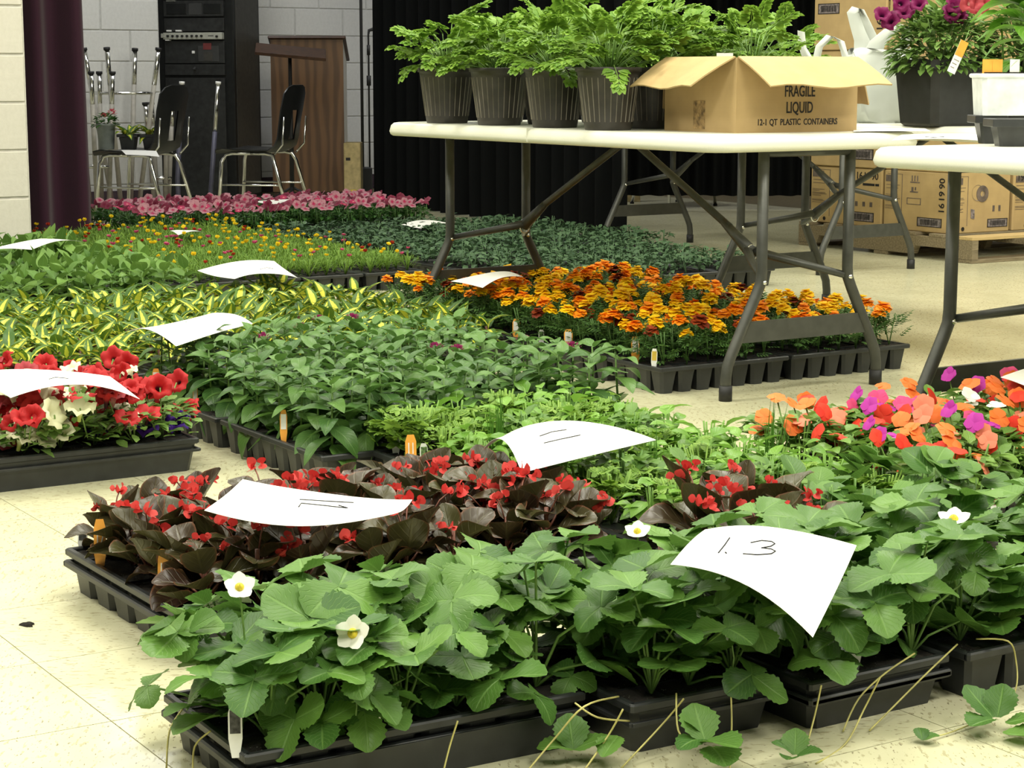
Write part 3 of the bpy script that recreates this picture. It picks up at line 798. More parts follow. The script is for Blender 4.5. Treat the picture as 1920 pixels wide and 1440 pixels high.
def trumpet(R0, seed, depth=.035):
    r = random.Random(seed); ph = r.uniform(0, 6)
    prof = [(.0035, -depth), (.005, -depth * .6), (.009, -depth * .28), (R0 * .48, -.004), (R0 * .8, .003), (R0, -.002)]
    def fn(rad, z, q, j):
        k = j / 5.0
        return rad * (1 + .09 * k * k * cos(5 * q)), z + k ** 2 * .005 * sin(5 * q * 1.0 + ph) + k ** 3 * .004 * sin(11 * q + ph)
    m = MB(); m.lathe(prof, 22, None, fn); return m
for c in ('pet_red', 'pet_rose', 'pet_white', 'pet_purple', 'pet_plum'):
    FL[c] = [trumpet(.027 + .003 * s, s + 5).mesh('flower', P[c], True) for s in range(3)]
for c in ('moss_yellow', 'moss_red', 'moss_orange', 'moss_pink'):
    FL[c] = [tmesh('flower', merge(petals(6, .014, .0085, obov, .75 - .3 * s, 3, .2, .5, .1, s + 2) + petals(5, .009, .006, obov, 1.1, 2, .2, .4, .1, s + 8)), P[c]) for s in range(2)]
FL['bego'] = []
for s in range(3):
    T2_ = blade(.021, .0125, rnd_, 4, -.15, .5, 1, 0, .05, True)
    ps = [(T2_, RZ(s * .7) @ RX(.55)), (T2_, RZ(pi + s * .5) @ RX(.35)), (T2_, RZ(1.4 + s) @ RX(.9) @ SCL(.62)), (T2_, RZ(-1.7) @ RX(.8) @ SCL(.6))]
    ps += [(T, TR(.010, .012, -.010) @ RY(.8) @ Mx @ SCL(.75)) for T, Mx in ps[:3]]
    if s != 1: ps += [(T, TR(-.014, .004, .008) @ RY(-.9) @ Mx @ SCL(.7)) for T, Mx in ps[:2]]
    FL['bego'].append(tmesh('flower', merge(ps), P['begonia']))
FL['straw'] = [tmesh('flower', merge(petals(5, .0185, .0085, rnd_, .14, 5, .08, .25, .0, 3)), P['straw_white'])]
_m = MB(); _m.lathe([(.0005, .006), (.0032, .0052), (.005, .0025), (.0048, .0)], 12); FL['straw_c'] = _m.mesh('flower_center', P['straw_eye'], True)
_m = MB()
for i in range(46):
    a = RND.uniform(0, 2 * pi); e = RND.uniform(.1, 1.5); q = Vector((cos(a) * cos(e), sin(a) * cos(e), sin(e) * .6)) * .022
    _m.tpl(blade(.009, .0032, obov, 2, .1, .3, 1, 0, 0, True), Matrix.Translation(q) @ RZ(a - pi / 2) @ RX(e))
FL['penta'] = _m.mesh('flower', P['penta'], True)
_m = MB()
for i in range(40):
    a = RND.uniform(0, 2 * pi); e = RND.uniform(-.3, 1.5); q = Vector((cos(a) * cos(e), sin(a) * cos(e), sin(e))) * .022
    _m.tpl(blade(.014, .007, obov, 2, .1, .3, 1, 0, 0, True), Matrix.Translation(q) @ RZ(a - pi / 2) @ RX(e * .6))
FL['geranium'] = _m.mesh('flower', P['geranium'], True)

# ------------------------------------------------------------------ pallet of cartons
PX, PY = 6.68, 6.56
t = empty('pallet', (PX, PY, 0), 0, 'weathered wooden pallet under the stacked cartons', 'pallet')
LX, LY = 1.02, 1.24
for i in range(3):
    m = MB(); x = (0, LX / 2 - .02, LX - .04)[i]
    # notched stringer
    pts = [(0, .018), (.12, .018), (.14, .06), (.38, .06), (.40, .018), (.84, .018), (.86, .06), (1.08, .06), (1.10, .018), (LY, .018), (LY, .108), (0, .108)]
    vs = [(x, a, b) for a, b in pts] + [(x + .04, a, b) for a, b in pts]; n_ = len(pts)
    m.add(vs, [tuple(range(n_)), tuple(range(2 * n_ - 1, n_ - 1, -1))] + [(i2, i2 + n_, (i2 + 1) % n_ + n_, (i2 + 1) % n_) for i2 in range(n_)])
    m.build('stringer', M['pallet'], t)
for i in range(7):
    y0 = i * (LY - .10) / 6
    m = MB(); m.bbox(0, LX, 0, .10, 0, .016, .003); m.build('deck_board', M['pine' if i == 0 else 'pallet'], t, False, (0, y0, .108))
for i in range(3):
    m = MB(); m.bbox(0, LX, 0, .10, 0, .017, .003); m.build('base_board', M['pallet'], t, False, (0, i * (LY - .10) / 2, 0))

MW = Matrix(((0, 0, -1, 0), (-1, 0, 0, 0), (0, 1, 0, 0), (0, 0, 0, 1)))   # text onto a face that looks to -X
MS = Matrix(((1, 0, 0, 0), (0, 0, -1, 0), (0, 1, 0, 0), (0, 0, 0, 1)))    # text onto a face that looks to -Y
txt_cache = {}
def txt(s, size, mat='ink'):
    k_ = (s, size, mat)
    if k_ not in txt_cache: txt_cache[k_] = text_mesh('lettering', s, size, M[mat])
    return txt_cache[k_]
def words(body, size, Mx, parent, mat='ink', gap=.32):
    """each word is a piece of its own, set in one centred line"""
    ws = body.split(); ms = [txt(w, size, mat) for w in ws]
    wd = [max(v.co.x for v in m_.vertices) - min(v.co.x for v in m_.vertices) for m_ in ms]
    x = -(sum(wd) + gap * size * (len(ws) - 1)) / 2
    for m_, w in zip(ms, wd):
        o = inst('lettering', m_, parent); o.matrix_basis = Mx @ Matrix.Translation((x + w / 2, 0, 0)); x += w + gap * size
class Carton:
    def __init__(s, x0, x1, y0, y1, z0, z1, label):
        s.d = (x1 - x0, y1 - y0, z1 - z0)
        s.t = empty('carton', (x0, y0, z0), RND.uniform(-.008, .008), label, 'box', 'cartons stacked on the pallet')
        m = MB(); m.bbox(0, s.d[0], 0, s.d[1], 0, s.d[2] - .002, .006); s.b = m.build('carton_body', M['card'], s.t)
    def at(s, face, a, b, off=.0012):
        if face == 'W': return Vector((-off, (1 - a) * s.d[1], b * s.d[2]))
        return Vector((a * s.d[0], -off, b * s.d[2]))
    def rect(s, face, a0, b0, a1, b1, mat, name='print_mark', off=.0012):
        p = s.at(face, a0, b0, off); q = s.at(face, a1, b1, off)
        m = MB()
        if face == 'W': m.box(-off, 0, q.y, p.y, p.z, q.z)
        else: m.box(p.x, q.x, -off, 0, p.z, q.z)
        return m.build(name, M[mat], s.b)
    def barcode(s, face, a0, b0, a1, b1):
        s.rect(face, a0, b0, a1, b1, 'print_label', 'barcode_label')
        w = a1 - a0; h = b1 - b0; m = MB()
        def add(x0, y0, x1, y1, off=.002):
            p = s.at(face, x0, y0, off); q = s.at(face, x1, y1, off)
            if face == 'W': m.box(-off, 0, q.y, p.y, p.z, q.z)
            else: m.box(p.x, q.x, -off, 0, p.z, q.z)
        for x0, y0, x1, y1 in ((a0, b0, a1, b0 + h * .07), (a0, b1 - h * .07, a1, b1), (a0, b0, a0 + w * .03, b1), (a1 - w * .03, b0, a1, b1)): add(x0, y0, x1, y1)
        x = a0 + w * .14
        while x < a1 - w * .14:
            ww = RND.choice((.008, .014, .022)) * w; add(x, b0 + h * .2, x + ww, b1 - h * .2); x += ww + RND.choice((.012, .02)) * w
        m.build('barcode', M['ink'], s.b)
    def text(s, face, body, a, b, size, rot=0.0, mat='ink', sx=1.0):
        words(body, size, Matrix.Translation(s.at(face, a, b)) @ (MW if face == 'W' else MS) @ RZ(rot) @ Matrix.Diagonal((sx, 1, 1, 1)), s.b, mat)
    def panel_print(s, face):
        s.rect(face, .275, .12, .281, .93, 'print_grey', 'print_line'); s.rect(face, .05, .93, .281, .936, 'print_grey', 'print_line')
        s.rect(face, .03, .80, .19, .91, 'print_grey', 'print_banner')
        s.rect(face, .04, .745, .24, .752, 'print_grey', 'print_line'); s.rect(face, .04, .69, .22, .697, 'print_grey', 'print_line')
        for b in (.58, .555, .52, .50, .47, .40, .38, .35): s.rect(face, .03, b, .03 + RND.uniform(.10, .22), b + .007, 'print_grey', 'print_line')
        m = MB(); c_ = s.at(face, .21, .075)
        m.lathe([(.0, .0), (.010, .0), (.010, .0014)], 12, Matrix.Translation(c_) @ (MW if face == 'W' else MS)); m.build('print_dot', M['ink'], s.b)
z0, bh = .124, .292
cols = [('W1', 6.72, 7.12, 7.225, 7.76), ('W2', 6.72, 7.12, 6.75, 7.21), ('S2', 7.14, 7.56, 6.75, 7.21)]
NM = ['bottom layer', 'second layer', 'third layer', 'fourth layer', 'top layer']
for ly in range(5):
    zb = z0 + ly * bh
    for nm, x0, x1, y0, y1 in cols:
        j = RND.uniform(-.012, .012) if ly else 0
        where = {'W1': 'far left', 'W2': 'near corner', 'S2': 'right hand'}[nm]
        cb = Carton(x0 + j, x1 + j, y0 + j * .5, y1 + j * .5, zb, zb + bh, 'brown printed carton in the %s of the pallet stack, %s column' % (NM[ly], where))
        if ly == 0 and nm == 'W1':
            cb.panel_print('W'); cb.barcode('W', .55, .08, .90, .24); cb.text('W', '16 19 90', .80, .86, .05); cb.rect('W', .74, .70, .90, .74, 'ink'); cb.rect('W', .91, .70, .96, .74, 'ink')
            for q in (.64, .74, .84): cb.rect('W', q, .34, q + .035, .42, 'print_grey')
        elif ly == 0 and nm == 'W2':
            cb.panel_print('W'); cb.barcode('W', .52, .09, .88, .24); cb.text('W', '16 19 90', .875, .62, .052, pi / 2)
            for q in (.42, .46, .50): cb.rect('W', q, .83, q + .016, .92, 'print_grey')
            cb.rect('W', .40, .80, .54, .82, 'print_grey'); cb.rect('W', .42, .66, .45, .73, 'print_grey'); cb.rect('W', .47, .68, .49, .73, 'print_grey'); cb.rect('W', .40, .64, .52, .66, 'print_grey')
            for r_ in ((.36, .54, .56, .55), (.36, .44, .56, .45), (.355, .44, .365, .55), (.555, .44, .565, .55)): cb.rect('W', *r_, 'print_grey', 'print_line')
            cb.panel_print('S'); cb.barcode('S', .62, .08, .96, .22)
            m = MB(); Mx = Matrix.Translation(cb.at('S', .47, .64)) @ MS
            m.lathe([(.014, .0), (.040, .0), (.040, .0014), (.014, .0014)], 24, Mx @ TR(.02, 0, 0)); m.build('roll_print', M['print_grey'], cb.b)
            m = MB(); m.lathe([(.036, .0), (.038, .0014)], 24, Mx @ TR(-.012, .005, 0)); m.add([(-.055, -.07, .001), (-.03, -.075, .001), (-.028, -.12, .001), (-.053, -.115, .001)], [(0, 1, 2, 3)], None, Mx); m.build('sheet_print', M['print_label'], cb.b)
            for q in (.70, .80): cb.rect('S', q, .34, q + .035, .44, 'print_grey')
        elif ly == 0: cb.text('S', '19 90', .18, .88, .05); cb.panel_print('S')
        elif ly == 1:
            cb.barcode('W', .52, .14, .88, .32)
            if nm == 'W2':
                cb.rect('W', .10, .22, .34, .60, 'ink', 'hand_hole'); cb.barcode('S', .42, .14, .74, .34)
                m = MB(); m.tube([cb.at('W', .2, .46, .004), cb.at('W', .24, .40, .004)], .008, 6); m.build('tape_flap', M['print_label'], cb.b)
            for b in (.5, .44): cb.rect('W', .06, b, .3, b + .012, 'print_grey', 'print_line')
        else:
            cb.barcode('W', .06, .62 if ly > 2 else .12, .36, .80 if ly > 2 else .30); cb.text('W', '16', .92, .40, .06, pi / 2)
            cb.panel_print('S')
            for b in (.55, .48, .30, .26): cb.rect('W', .55, b, .72, b + .012, 'print_grey', 'print_line')

# ------------------------------------------------------------------ open carton on the near table
t = empty('open_carton', (3.385, 4.225, ZT), -.04, 'open brown carton reading FRAGILE LIQUID on the white table', 'box')
bw, bd, bhh, th = .425, .345, .205, .005
for nm, a in (('front_panel', (0, bw, 0, th, 0, bhh)), ('back_panel', (0, bw, bd - th, bd, 0, bhh)), ('side_panel', (0, th, th, bd - th, 0, bhh)), ('side_panel', (bw - th, bw, th, bd - th, 0, bhh)), ('bottom_panel', (th, bw - th, th, bd - th, 0, th))):
    m = MB(); m.box(*a); o = m.build(nm, M['card'], t)
    if nm == 'front_panel': fp = o
    if nm == 'side_panel' and a[0] == 0: sp_ = o
def flap(L, D, Mx, notch0=.03, notch1=.03):
    m = MB(); n = 8; rows = []
    for z in (0, .004):
        rows.append([[(notch0 * j / 3 + (L - (notch0 + notch1) * j / 3) * i / n, -D * j / 3, z + .006 * sin(i * 1.1) * j / 3 - .004 * (j / 3) ** 2 * 3) for i in range(n + 1)] for j in range(4)])
    m.grid([list(reversed(r_)) for r_ in rows[0]], Mx); m.grid(rows[1], Mx)
    for e in (0, n): m.add([rows[0][j][e] for j in range(4)] + [rows[1][j][e] for j in range(4)], [(j, j + 1, j + 5, j + 4) for j in range(3)], None, Mx)
    m.add(rows[0][3] + rows[1][3], [(i, i + 1, i + n + 2, i + n + 1) for i in range(n)], None, Mx)
    m.build('flap', M['card'], t)
flap(bw - .006, .168, TR(.003, 0, bhh) @ RX(.42), .0, .0)
flap(bd - .01, .15, TR(0, bd - .005, bhh) @ RZ(-pi / 2) @ RX(.50), .005, .03)
flap(bw - .006, .155, TR(bw - .003, bd, bhh) @ RZ(pi) @ RX(1.15))
flap(bd - .01, .15, TR(bw, .005, bhh) @ RZ(pi / 2) @ RX(1.0))
for s_, a, b, sz, sx in (('FRAGILE', .515, .545, .044, .66), ('LIQUID', .515, .325, .044, .66), ('12-1  QT  PLASTIC  CONTAINERS', .505, .135, .0245, .80)):
    words(s_, sz, Matrix.Translation((bw * a, -.0006, bhh * b)) @ MS @ Matrix.Diagonal((sx, 1, 1, 1)), fp, gap=.55)
m = MB(); m.box(-.0012, 0, bd * .42, bd * .58, .008, bhh * .42); m.build('tape_scuff', M['card_dark'], sp_)
m = MB(); m.box(.02, .075, .12, .122, .02, .218); m.build('paper_insert', M['paper'], t)

# ------------------------------------------------------------------ ribbed planters with pale divided foliage
def fern_T(seed):
    r = random.Random(seed); ps = []
    sm = blade(.027, .0100, obov, 3, .2, -.4, 1)
    for i, y in enumerate((.03, .05, .07, .088)):
        for s in (-1, 1):
            a = s * (1.15 - i * .12); sc_ = 1.25 - i * .15
            base = TR(0, y, -.010 * (i / 3) ** 2) @ RZ(-a) @ SCL(sc_)
            for d in (-.55, 0, .55): ps.append((sm, base @ TR(0, .006, 0) @ RZ(d) @ RX(r.uniform(-.3, .3))))
    for d in (-.7, 0, .7): ps.append((sm, TR(0, .095, -.012) @ RZ(d) @ SCL(1.1) @ RX(-.3)))
    m = MB(); m.tube([(0, 0, 0), (0, .05, 0), (0, .1, -.012)], [.0018, .0014, .001], 4); ps.append((([tuple(v) for v in m.v], m.f, m.uv), Matrix.Identity(4)))
    return merge(ps)
LEAF['fern'] = [tmesh('leaf', fern_T(s), M['fern_leaf']) for s in range(3)]
def planter_mesh():
    prof = [(.001, 0), (.066, 0), (.068, .004), (.071, .022), (.0705, .024), (.088, .150), (.089, .153), (.091, .166), (.0965, .167), (.097, .178), (.094, .180), (.088, .179), (.086, .160), (.001, .160)]
    m = MB(); m.lathe(prof, 40); pot = m.mesh('pot', M['planter'], True)
    m = MB(); n = 28
    for i in range(n):
        a = 2 * pi * i / n; Mx = RZ(a)
        m.add([(.0700, -.0016, .024), (.0700, .0016, .024), (.0725, 0, .024), (.0872, -.0016, .150), (.0872, .0016, .150), (.0895, 0, .150)], [(0, 2, 5, 3), (2, 1, 4, 5), (0, 1, 2), (3, 5, 4)], None, Mx)
    ribs = m.mesh('ribs', M['planter_rib'])
    m = MB(); m.lathe([(.001, .166), (.04, .168), (.086, .164)], 24); soil = m.mesh('soil', M['soil'], True)
    return pot, ribs, soil
POT, RIBS, PSOIL = planter_mesh()
def planter(u, v, label, seed, nleaf=46, spread=1.0, z=ZT):
    r = random.Random(seed)
    t = empty('planter', (u, v, z), r.uniform(0, 6), label, 'potted plant', 'ribbed planters on the folding tables')
    po = inst('pot', POT, t); inst('ribs', RIBS, po); inst('soil', PSOIL, t)
    m = MB()
    for i in range(nleaf):
        a = i * 2.4 + r.uniform(-.3, .3); q = i / nleaf
        rad = (.02 + .085 * sqrt(q) * r.uniform(.7, 1.2)) * spread; zz = .17 + (.15 - .13 * q) * r.uniform(.55, 1.2)
        b = Vector((rad * cos(a), rad * sin(a), zz)); m.tube([(b.x * .2, b.y * .2, .165), (b.x * .6, b.y * .6, .165 + (zz - .165) * .6), b], .0016, 4)
        e = r.uniform(-.5, .35) + (1 - q) * .8
        o = inst('leaf', LEAF['fern'][i % 3], t); o.matrix_basis = Matrix.Translation(b) @ RZ(a - pi / 2) @ RX(e) @ RY(r.uniform(-.4, .4)) @ SCL(r.uniform(.75, 1.1))
    m.build('stems', M['stem'], t, True)
PL = [(3.285, 5.62, 'leftmost ribbed planter of pale lacy foliage, at the far table corner'), (3.29, 5.30, 'second ribbed planter of pale lacy foliage from the table corner'),
      (3.29, 4.98, 'third ribbed planter of pale lacy foliage, middle of the front row'), (3.27, 4.67, 'fourth ribbed planter of pale lacy foliage, left of the open carton'),
      (3.475, 4.73, 'ribbed planter half hidden behind the open carton')]
for i, (u, v, lb) in enumerate(PL): planter(u, v, lb, 20 + i)
for i, (u, v) in enumerate(((3.52, 5.04), (3.51, 5.35), (3.52, 5.65), (3.665, 4.80), (3.83, 4.71), (3.77, 5.06), (3.77, 5.42))):
    planter(u, v, 'ribbed planter %s, only its lacy foliage showing' % ('in the middle of the second row', 'behind the second front planter', 'behind the leftmost planter', 'straight behind the open carton', 'at the right end behind the open carton', 'in the middle of the rear row', 'at the far end of the rear row')[i], 40 + i, 30)
p_ = [(4.46, 5.30), (4.52, 5.62)]
for i, (u, v) in enumerate(p_): planter(u, v, 'planter on the table behind the white bag, %s' % ('foliage seen through the handle', 'hidden farther back')[i], 50 + i, 26)

# ------------------------------------------------------------------ white carrier bag
t = empty('carrier_bag', (4.52, 4.89, ZT), -TH, 'white plastic carrier bag with handles up beside the open carton', 'bag')
m = MB(); n = 36; rows = []
zs = [0, .01, .05, .11, .17, .21, .235, .225]
for j, z in enumerate(zs):
    row = []
    for i in range(n + 1):
        a = 2 * pi * i / n; c_, s_ = cos(a), sin(a)
        hx = (.085, .10, .108, .106, .104, .108, .104, .09)[j]; hy = (.06, .072, .08, .07, .055, .045, .035, .025)[j]
        k_ = .42; x = hx * (abs(c_) ** k_) * (1 if c_ >= 0 else -1); y = hy * (abs(s_) ** k_) * (1 if s_ >= 0 else -1)
        w = .014 * sin(5 * a + j * .9) + .010 * sin(9 * a + j * 1.7); row.append((x * (1 + w * 2), y + w, z + (.012 * sin(3 * a + 1) if j > 4 else 0)))
    rows.append(row)
m.grid(rows); m.poly([rows[0][i] for i in range(n)][::-1]); m.build('bag_body', M['bag'], t, True)
def ribbon(pts, wd, name):
    m = MB(); rows = []
    for i, (x, y, z) in enumerate(pts):
        w = wd[i]; rows.append([(x - w, y + .004, z + w * .3), (x, y - .006, z), (x + w, y + .004, z - w * .2)])
    m.grid(rows); m.grid([[(p[0], p[1] + .0015, p[2]) for p in reversed(r_)] for r_ in rows]); m.build(name, M['bag'], t, True)
ribbon([(-.05, 0, .20), (-.055, 0, .26), (-.075, 0, .31), (-.09, 0, .355), (-.075, 0, .375), (-.05, .01, .33), (-.02, .02, .27), (-.01, .02, .22)], [.035, .03, .025, .022, .02, .022, .025, .03], 'handle')
ribbon([(-.03, -.01, .21), (-.01, -.01, .26), (.03, -.01, .30), (.075, -.01, .32), (.095, 0, .30), (.08, .005, .255), (.05, .01, .225), (.03, .01, .20)], [.03, .026, .02, .016, .016, .018, .022, .03], 'handle')
ribbon([(-.21, 0, .20), (-.20, 0, .25), (-.165, 0, .285), (-.13, 0, .27), (-.115, 0, .225), (-.10, 0, .19)], [.012, .012, .013, .013, .012, .02], 'handle')
ribbon([(-.26, .01, .30), (-.255, .01, .25), (-.235, .01, .21), (-.19, .01, .19), (-.14, .01, .185), (-.09, .0, .18)], [.012, .014, .02, .02, .02, .03], 'handle')
m = MB(); m.lathe([(.001, .03), (.05, .032), (.066, .07), (.05, .115), (.001, .125)], 16, Matrix.Diagonal((1.25, .8, 1, 1))); m.build('contents', M['bag_dark'], t, True)

# ------------------------------------------------------------------ charcoal pots, cups and packs on the tables
def charcoal_pot(u, v, rz, label, w0=.096, w1=.110, h=.205):
    t = empty('charcoal_pot', (u, v, ZT), rz, label, 'potted plant')
    def ring(w, z, c=.02): return [(-w, -w + c, z), (-w + c, -w, z), (w - c, -w, z), (w, -w + c, z), (w, w - c, z), (w - c, w, z), (-w + c, w, z), (-w, w - c, z)]
    rs = [ring(w0 - .008, 0), ring(w0, .008), ring(w1, h - .03), ring(w1 + .004, h - .03), ring(w1 + .005, h), ring(w1 - .004, h), ring(w1 - .012, h - .03)]
    m = MB(); vs = [p for r_ in rs for p in r_]; fs = [(k_ * 8 + j, k_ * 8 + (j + 1) % 8, k_ * 8 + 8 + (j + 1) % 8, k_ * 8 + 8 + j) for k_ in range(len(rs) - 1) for j in range(8)]
    fs += [tuple(range(7, -1, -1)), tuple(range((len(rs) - 1) * 8, len(rs) * 8))]
    m.add(vs, fs); m.build('pot', M['tray_matte'], t)
    m = MB(); m.box(-w1 + .015, w1 - .015, -w1 + .015, w1 - .015, h - .029, h - .02); m.build('soil', M['soil'], t)
    return t, h
smallleaf = blade(.030, .0075, ovat, 3, .25, -.5, 1)
def leafball(t, rx, rz, z, n, T, mat, seed, name='foliage', sc=(.8, 1.3)):
    r = random.Random(seed); m = MB()
    for i in range(n):
        a = r.uniform(0, 2 * pi); e = math.asin(r.uniform(-.15, 1)); q = r.uniform(.55, 1) ** .6
        b = Vector((rx * q * cos(a) * cos(e), rx * q * sin(a) * cos(e), z + rz * q * sin(e)))
        m.tpl(T, Matrix.Translation(b) @ RZ(a - pi / 2 + r.uniform(-.7, .7)) @ RX(e * .7 + r.uniform(-.5, .5)) @ SCL(r.uniform(*sc)))
    for i in range(int(n / 14)):
        a = r.uniform(0, 2 * pi); q = r.uniform(.2, .85); m.tube([(0, 0, z - .01), (rx * q * .6 * cos(a), rx * q * .6 * sin(a), z + rz * .3), (rx * q * cos(a), rx * q * sin(a), z + rz * .7)], .0018, 4)
    return m.build(name, mat, t, True)
t, h = charcoal_pot(4.44, 4.52, -.12, 'square charcoal pot of plum petunias behind the white bag')
leafball(t, .160, .19, h - .01, 1300, smallleaf, M['petunia_leaf'], 5, sc=(1.0, 1.6))
for i, (x, y) in enumerate(((1655, 25), (1668, 38), (1695, 20), (1722, 5), (1790, 8), (1795, 30), (1690, 5), (1785, 22))):
    q = t.matrix_basis.inverted() @ dp(x, y, 6.05 + .02 * (i % 3)); o = inst('flower', FL['pet_plum'][i % 3], t); o.matrix_basis = Matrix.Translation(q) @ RZ(-TH + rr(-.6, .6)) @ RX(1.1 + rr(-.3, .3)) @ SCL(1.0)
t, h = charcoal_pot(4.69, 4.39, .0, 'second square charcoal pot, behind the hanging orange and white tag')
leafball(t, .15, .20, h - .01, 1100, smallleaf, M['petunia_leaf'], 6, sc=(1, 1.7))
for i, (x, y) in enumerate(((1838, 6), (1822, 2))):
    q = t.matrix_basis.inverted() @ dp(x, y, 6.0); o = inst('flower', FL['pet_rose'][i % 3], t); o.matrix_basis = Matrix.Translation(q) @ RZ(-TH) @ RX(1.2) @ SCL(1.3)
# care tag hooked over the rim of the second pot
tm = t.matrix_basis.inverted(); q = dp(1800, 98, 5.82); Mx = tm @ Matrix.Translation(q) @ RZ(-TH + .2) @ RY(.42)
m = MB(); m.box(-.013, .013, 0, .0012, -.065, .035, Mx); tg = m.build('care_tag', M['white_tag'], t); m = MB(); m.box(-.013, .013, -.0008, 0, -.012, .035, Mx); m.build('orange_panel', M['orange_tag'], tg)
for i in range(3): m = MB(); m.box(-.009, .009 - .003 * i, -.0008, 0, -.026 - .012 * i, -.024 - .012 * i, Mx); m.build('print_line', M['print_label'], tg)
m = MB(); m.tube([Mx @ Vector((0, 0, .034)), Mx @ Vector((.01, .03, .075)), Vector((-.09, -.105, h + .01)), Vector((-.08, -.09, h - .02))], .0012, 5); m.build('tag_tie', M['stem'], tg)

def cell_pack(u, v, rz, w, d, h, mat, label, z=ZT, n=2):
    t = empty('cell_pack', (u, v, z), rz, label, 'plant pot')
    for i in range(n):
        x0 = -w / 2 + i * w / n; m = MB(); m.taper(x0 + .003, x0 + w / n - .003, -d / 2, d / 2, 0, h - .004, .012, .006); m.build('cell', mat, t)
    m = MB()
    for a in ((-w / 2 - .008, w / 2 + .008, -d / 2 - .008, -d / 2 + .006), (-w / 2 - .008, w / 2 + .008, d / 2 - .006, d / 2 + .008), (-w / 2 - .008, -w / 2 + .006, -d / 2, d / 2), (w / 2 - .006, w / 2 + .008, -d / 2, d / 2)): m.bbox(*a, h - .018, h, .002)
    m.build('rim', mat, t); return t
pk = dp(1897, 268, 4.40); cell_pack(pk.x, pk.y, -TH, .095, .08, .062, M['tray'], 'black plastic cell pack under the white pot, in front', n=1)
pk2 = dp(1862, 258, 4.56); cell_pack(pk2.x, pk2.y + .02, -TH, .06, .07, .066, M['tray'], 'black plastic cell pack half behind the front one', n=1)
w0 = dp(1895, 243, 4.52)
t = empty('white_pot', (w0.x + .005, w0.y + .02, ZT + .0655), -TH, 'white square pot with a tall leafy plant, on black packs', 'potted plant')
m = MB(); m.taper(-.062, .085, -.02, .10, 0, .088, .006, .010); pt = m.build('pot', M['white_pot'], t)
m = MB(); m.bbox(-.066, .089, -.024, .104, .086, .096, .004); m.build('rim', M['white_pot'], pt)
m = MB(); m.box(-.058, .08, -.016, .096, .0965, .099); m.build('soil', M['soil'], t)
bigleaf = blade(.115, .036, ovat, 8, .2, -1.2, 2, 0, .08); LEAF['big'] = tmesh('leaf', bigleaf, M['sunflower_leaf'])
st = (.045, .03)
m = MB(); m.tube([(st[0], st[1], .095), (st[0] + .004, st[1], .2), (st[0] + .012, st[1], .34)], [.005, .004, .003], 6); m.tube([(st[0] - .04, st[1] + .03, .095), (st[0] - .05, st[1] + .03, .22)], [.003, .002], 6)
m.build('stem', M['stem'], t, True)
for i, (a, e, z, s_) in enumerate(((3.0, .25, .17, 1.0), (3.35, .7, .21, 1.25), (2.7, .4, .25, 1.3), (3.6, .1, .13, .8), (1.2, .5, .22, 1.1), (0, .6, .2, 1.2), (5, .5, .24, 1.2), (2.2, .9, .28, 1.1), (3.2, 1.0, .28, 1.0), (.6, .9, .3, 1.0), (4.0, .7, .26, 1.1), (2.9, -.3, .14, .8), (3.1, .5, .19, 1.1), (2.5, .2, .22, 1.1), (3.5, .9, .24, 1.2), (4.5, .3, .2, 1.0), (1.8, .6, .26, 1.1))):
    o = inst('leaf', LEAF['big'], t); o.matrix_basis = TR(st[0], st[1], z) @ RZ(a - pi / 2) @ RX(e) @ SCL(s_ * .95)
for i, (x, wd, mt) in enumerate(((-.05, .012, 'orange_tag'), (-.028, .012, 'orange_tag'), (.012, .011, 'white_tag'))):
    m = MB(); m.box(x - wd, x + wd, -.012, -.0105, .092, .128); m.build('plant_tag', M[mt], t)

# things on the chair seat at the back
sx = CH2 + Vector((0, 0, .42))
def on_chair(px, d): p = dp(px, 280, d); p.z = .425; return p
p = on_chair(200, 11.98)
t = empty('bucket_pot', p, 0, 'grey bucket pot with a pink geranium on the chair', 'potted plant')
m = MB(); m.lathe([(.001, 0), (.044, 0), (.046, .005), (.056, .145), (.060, .146), (.060, .156), (.054, .156), (.050, .13), (.001, .13)], 24); m.build('pot', M['grey_pot'], t, True)
leafball(t, .07, .06, .15, 60, blade(.032, .017, rnd_, 3, .2, -.4, 1), M['vinca_leaf'], 8)
o = inst('flower', FL['geranium'], t, (.035, -.02, .215)); o = inst('flower', FL['geranium'], t, (-.02, -.03, .20), sc=.7)
for i, px_ in enumerate((242, 285)):
    p = on_chair(px_, 11.95)
    t = cell_pack(p.x, p.y, -TH, .11, .10, .095, M['tray'], 'black pot of striped yellow leaves on the chair, %s' % ('beside the grey bucket' if i == 0 else 'next to the chair back'), z=.425, n=1)
    t['category'] = 'potted plant'; r_ = random.Random(i)
    for q in range(15):
        a = q * 2.4; o = inst('leaf', LEAF['hosta'][q % 3], t); o.matrix_basis = TR(.02 * cos(a), .02 * sin(a), .085) @ RZ(a) @ RX(r_.uniform(.2, 1.2)) @ SCL(1.45)
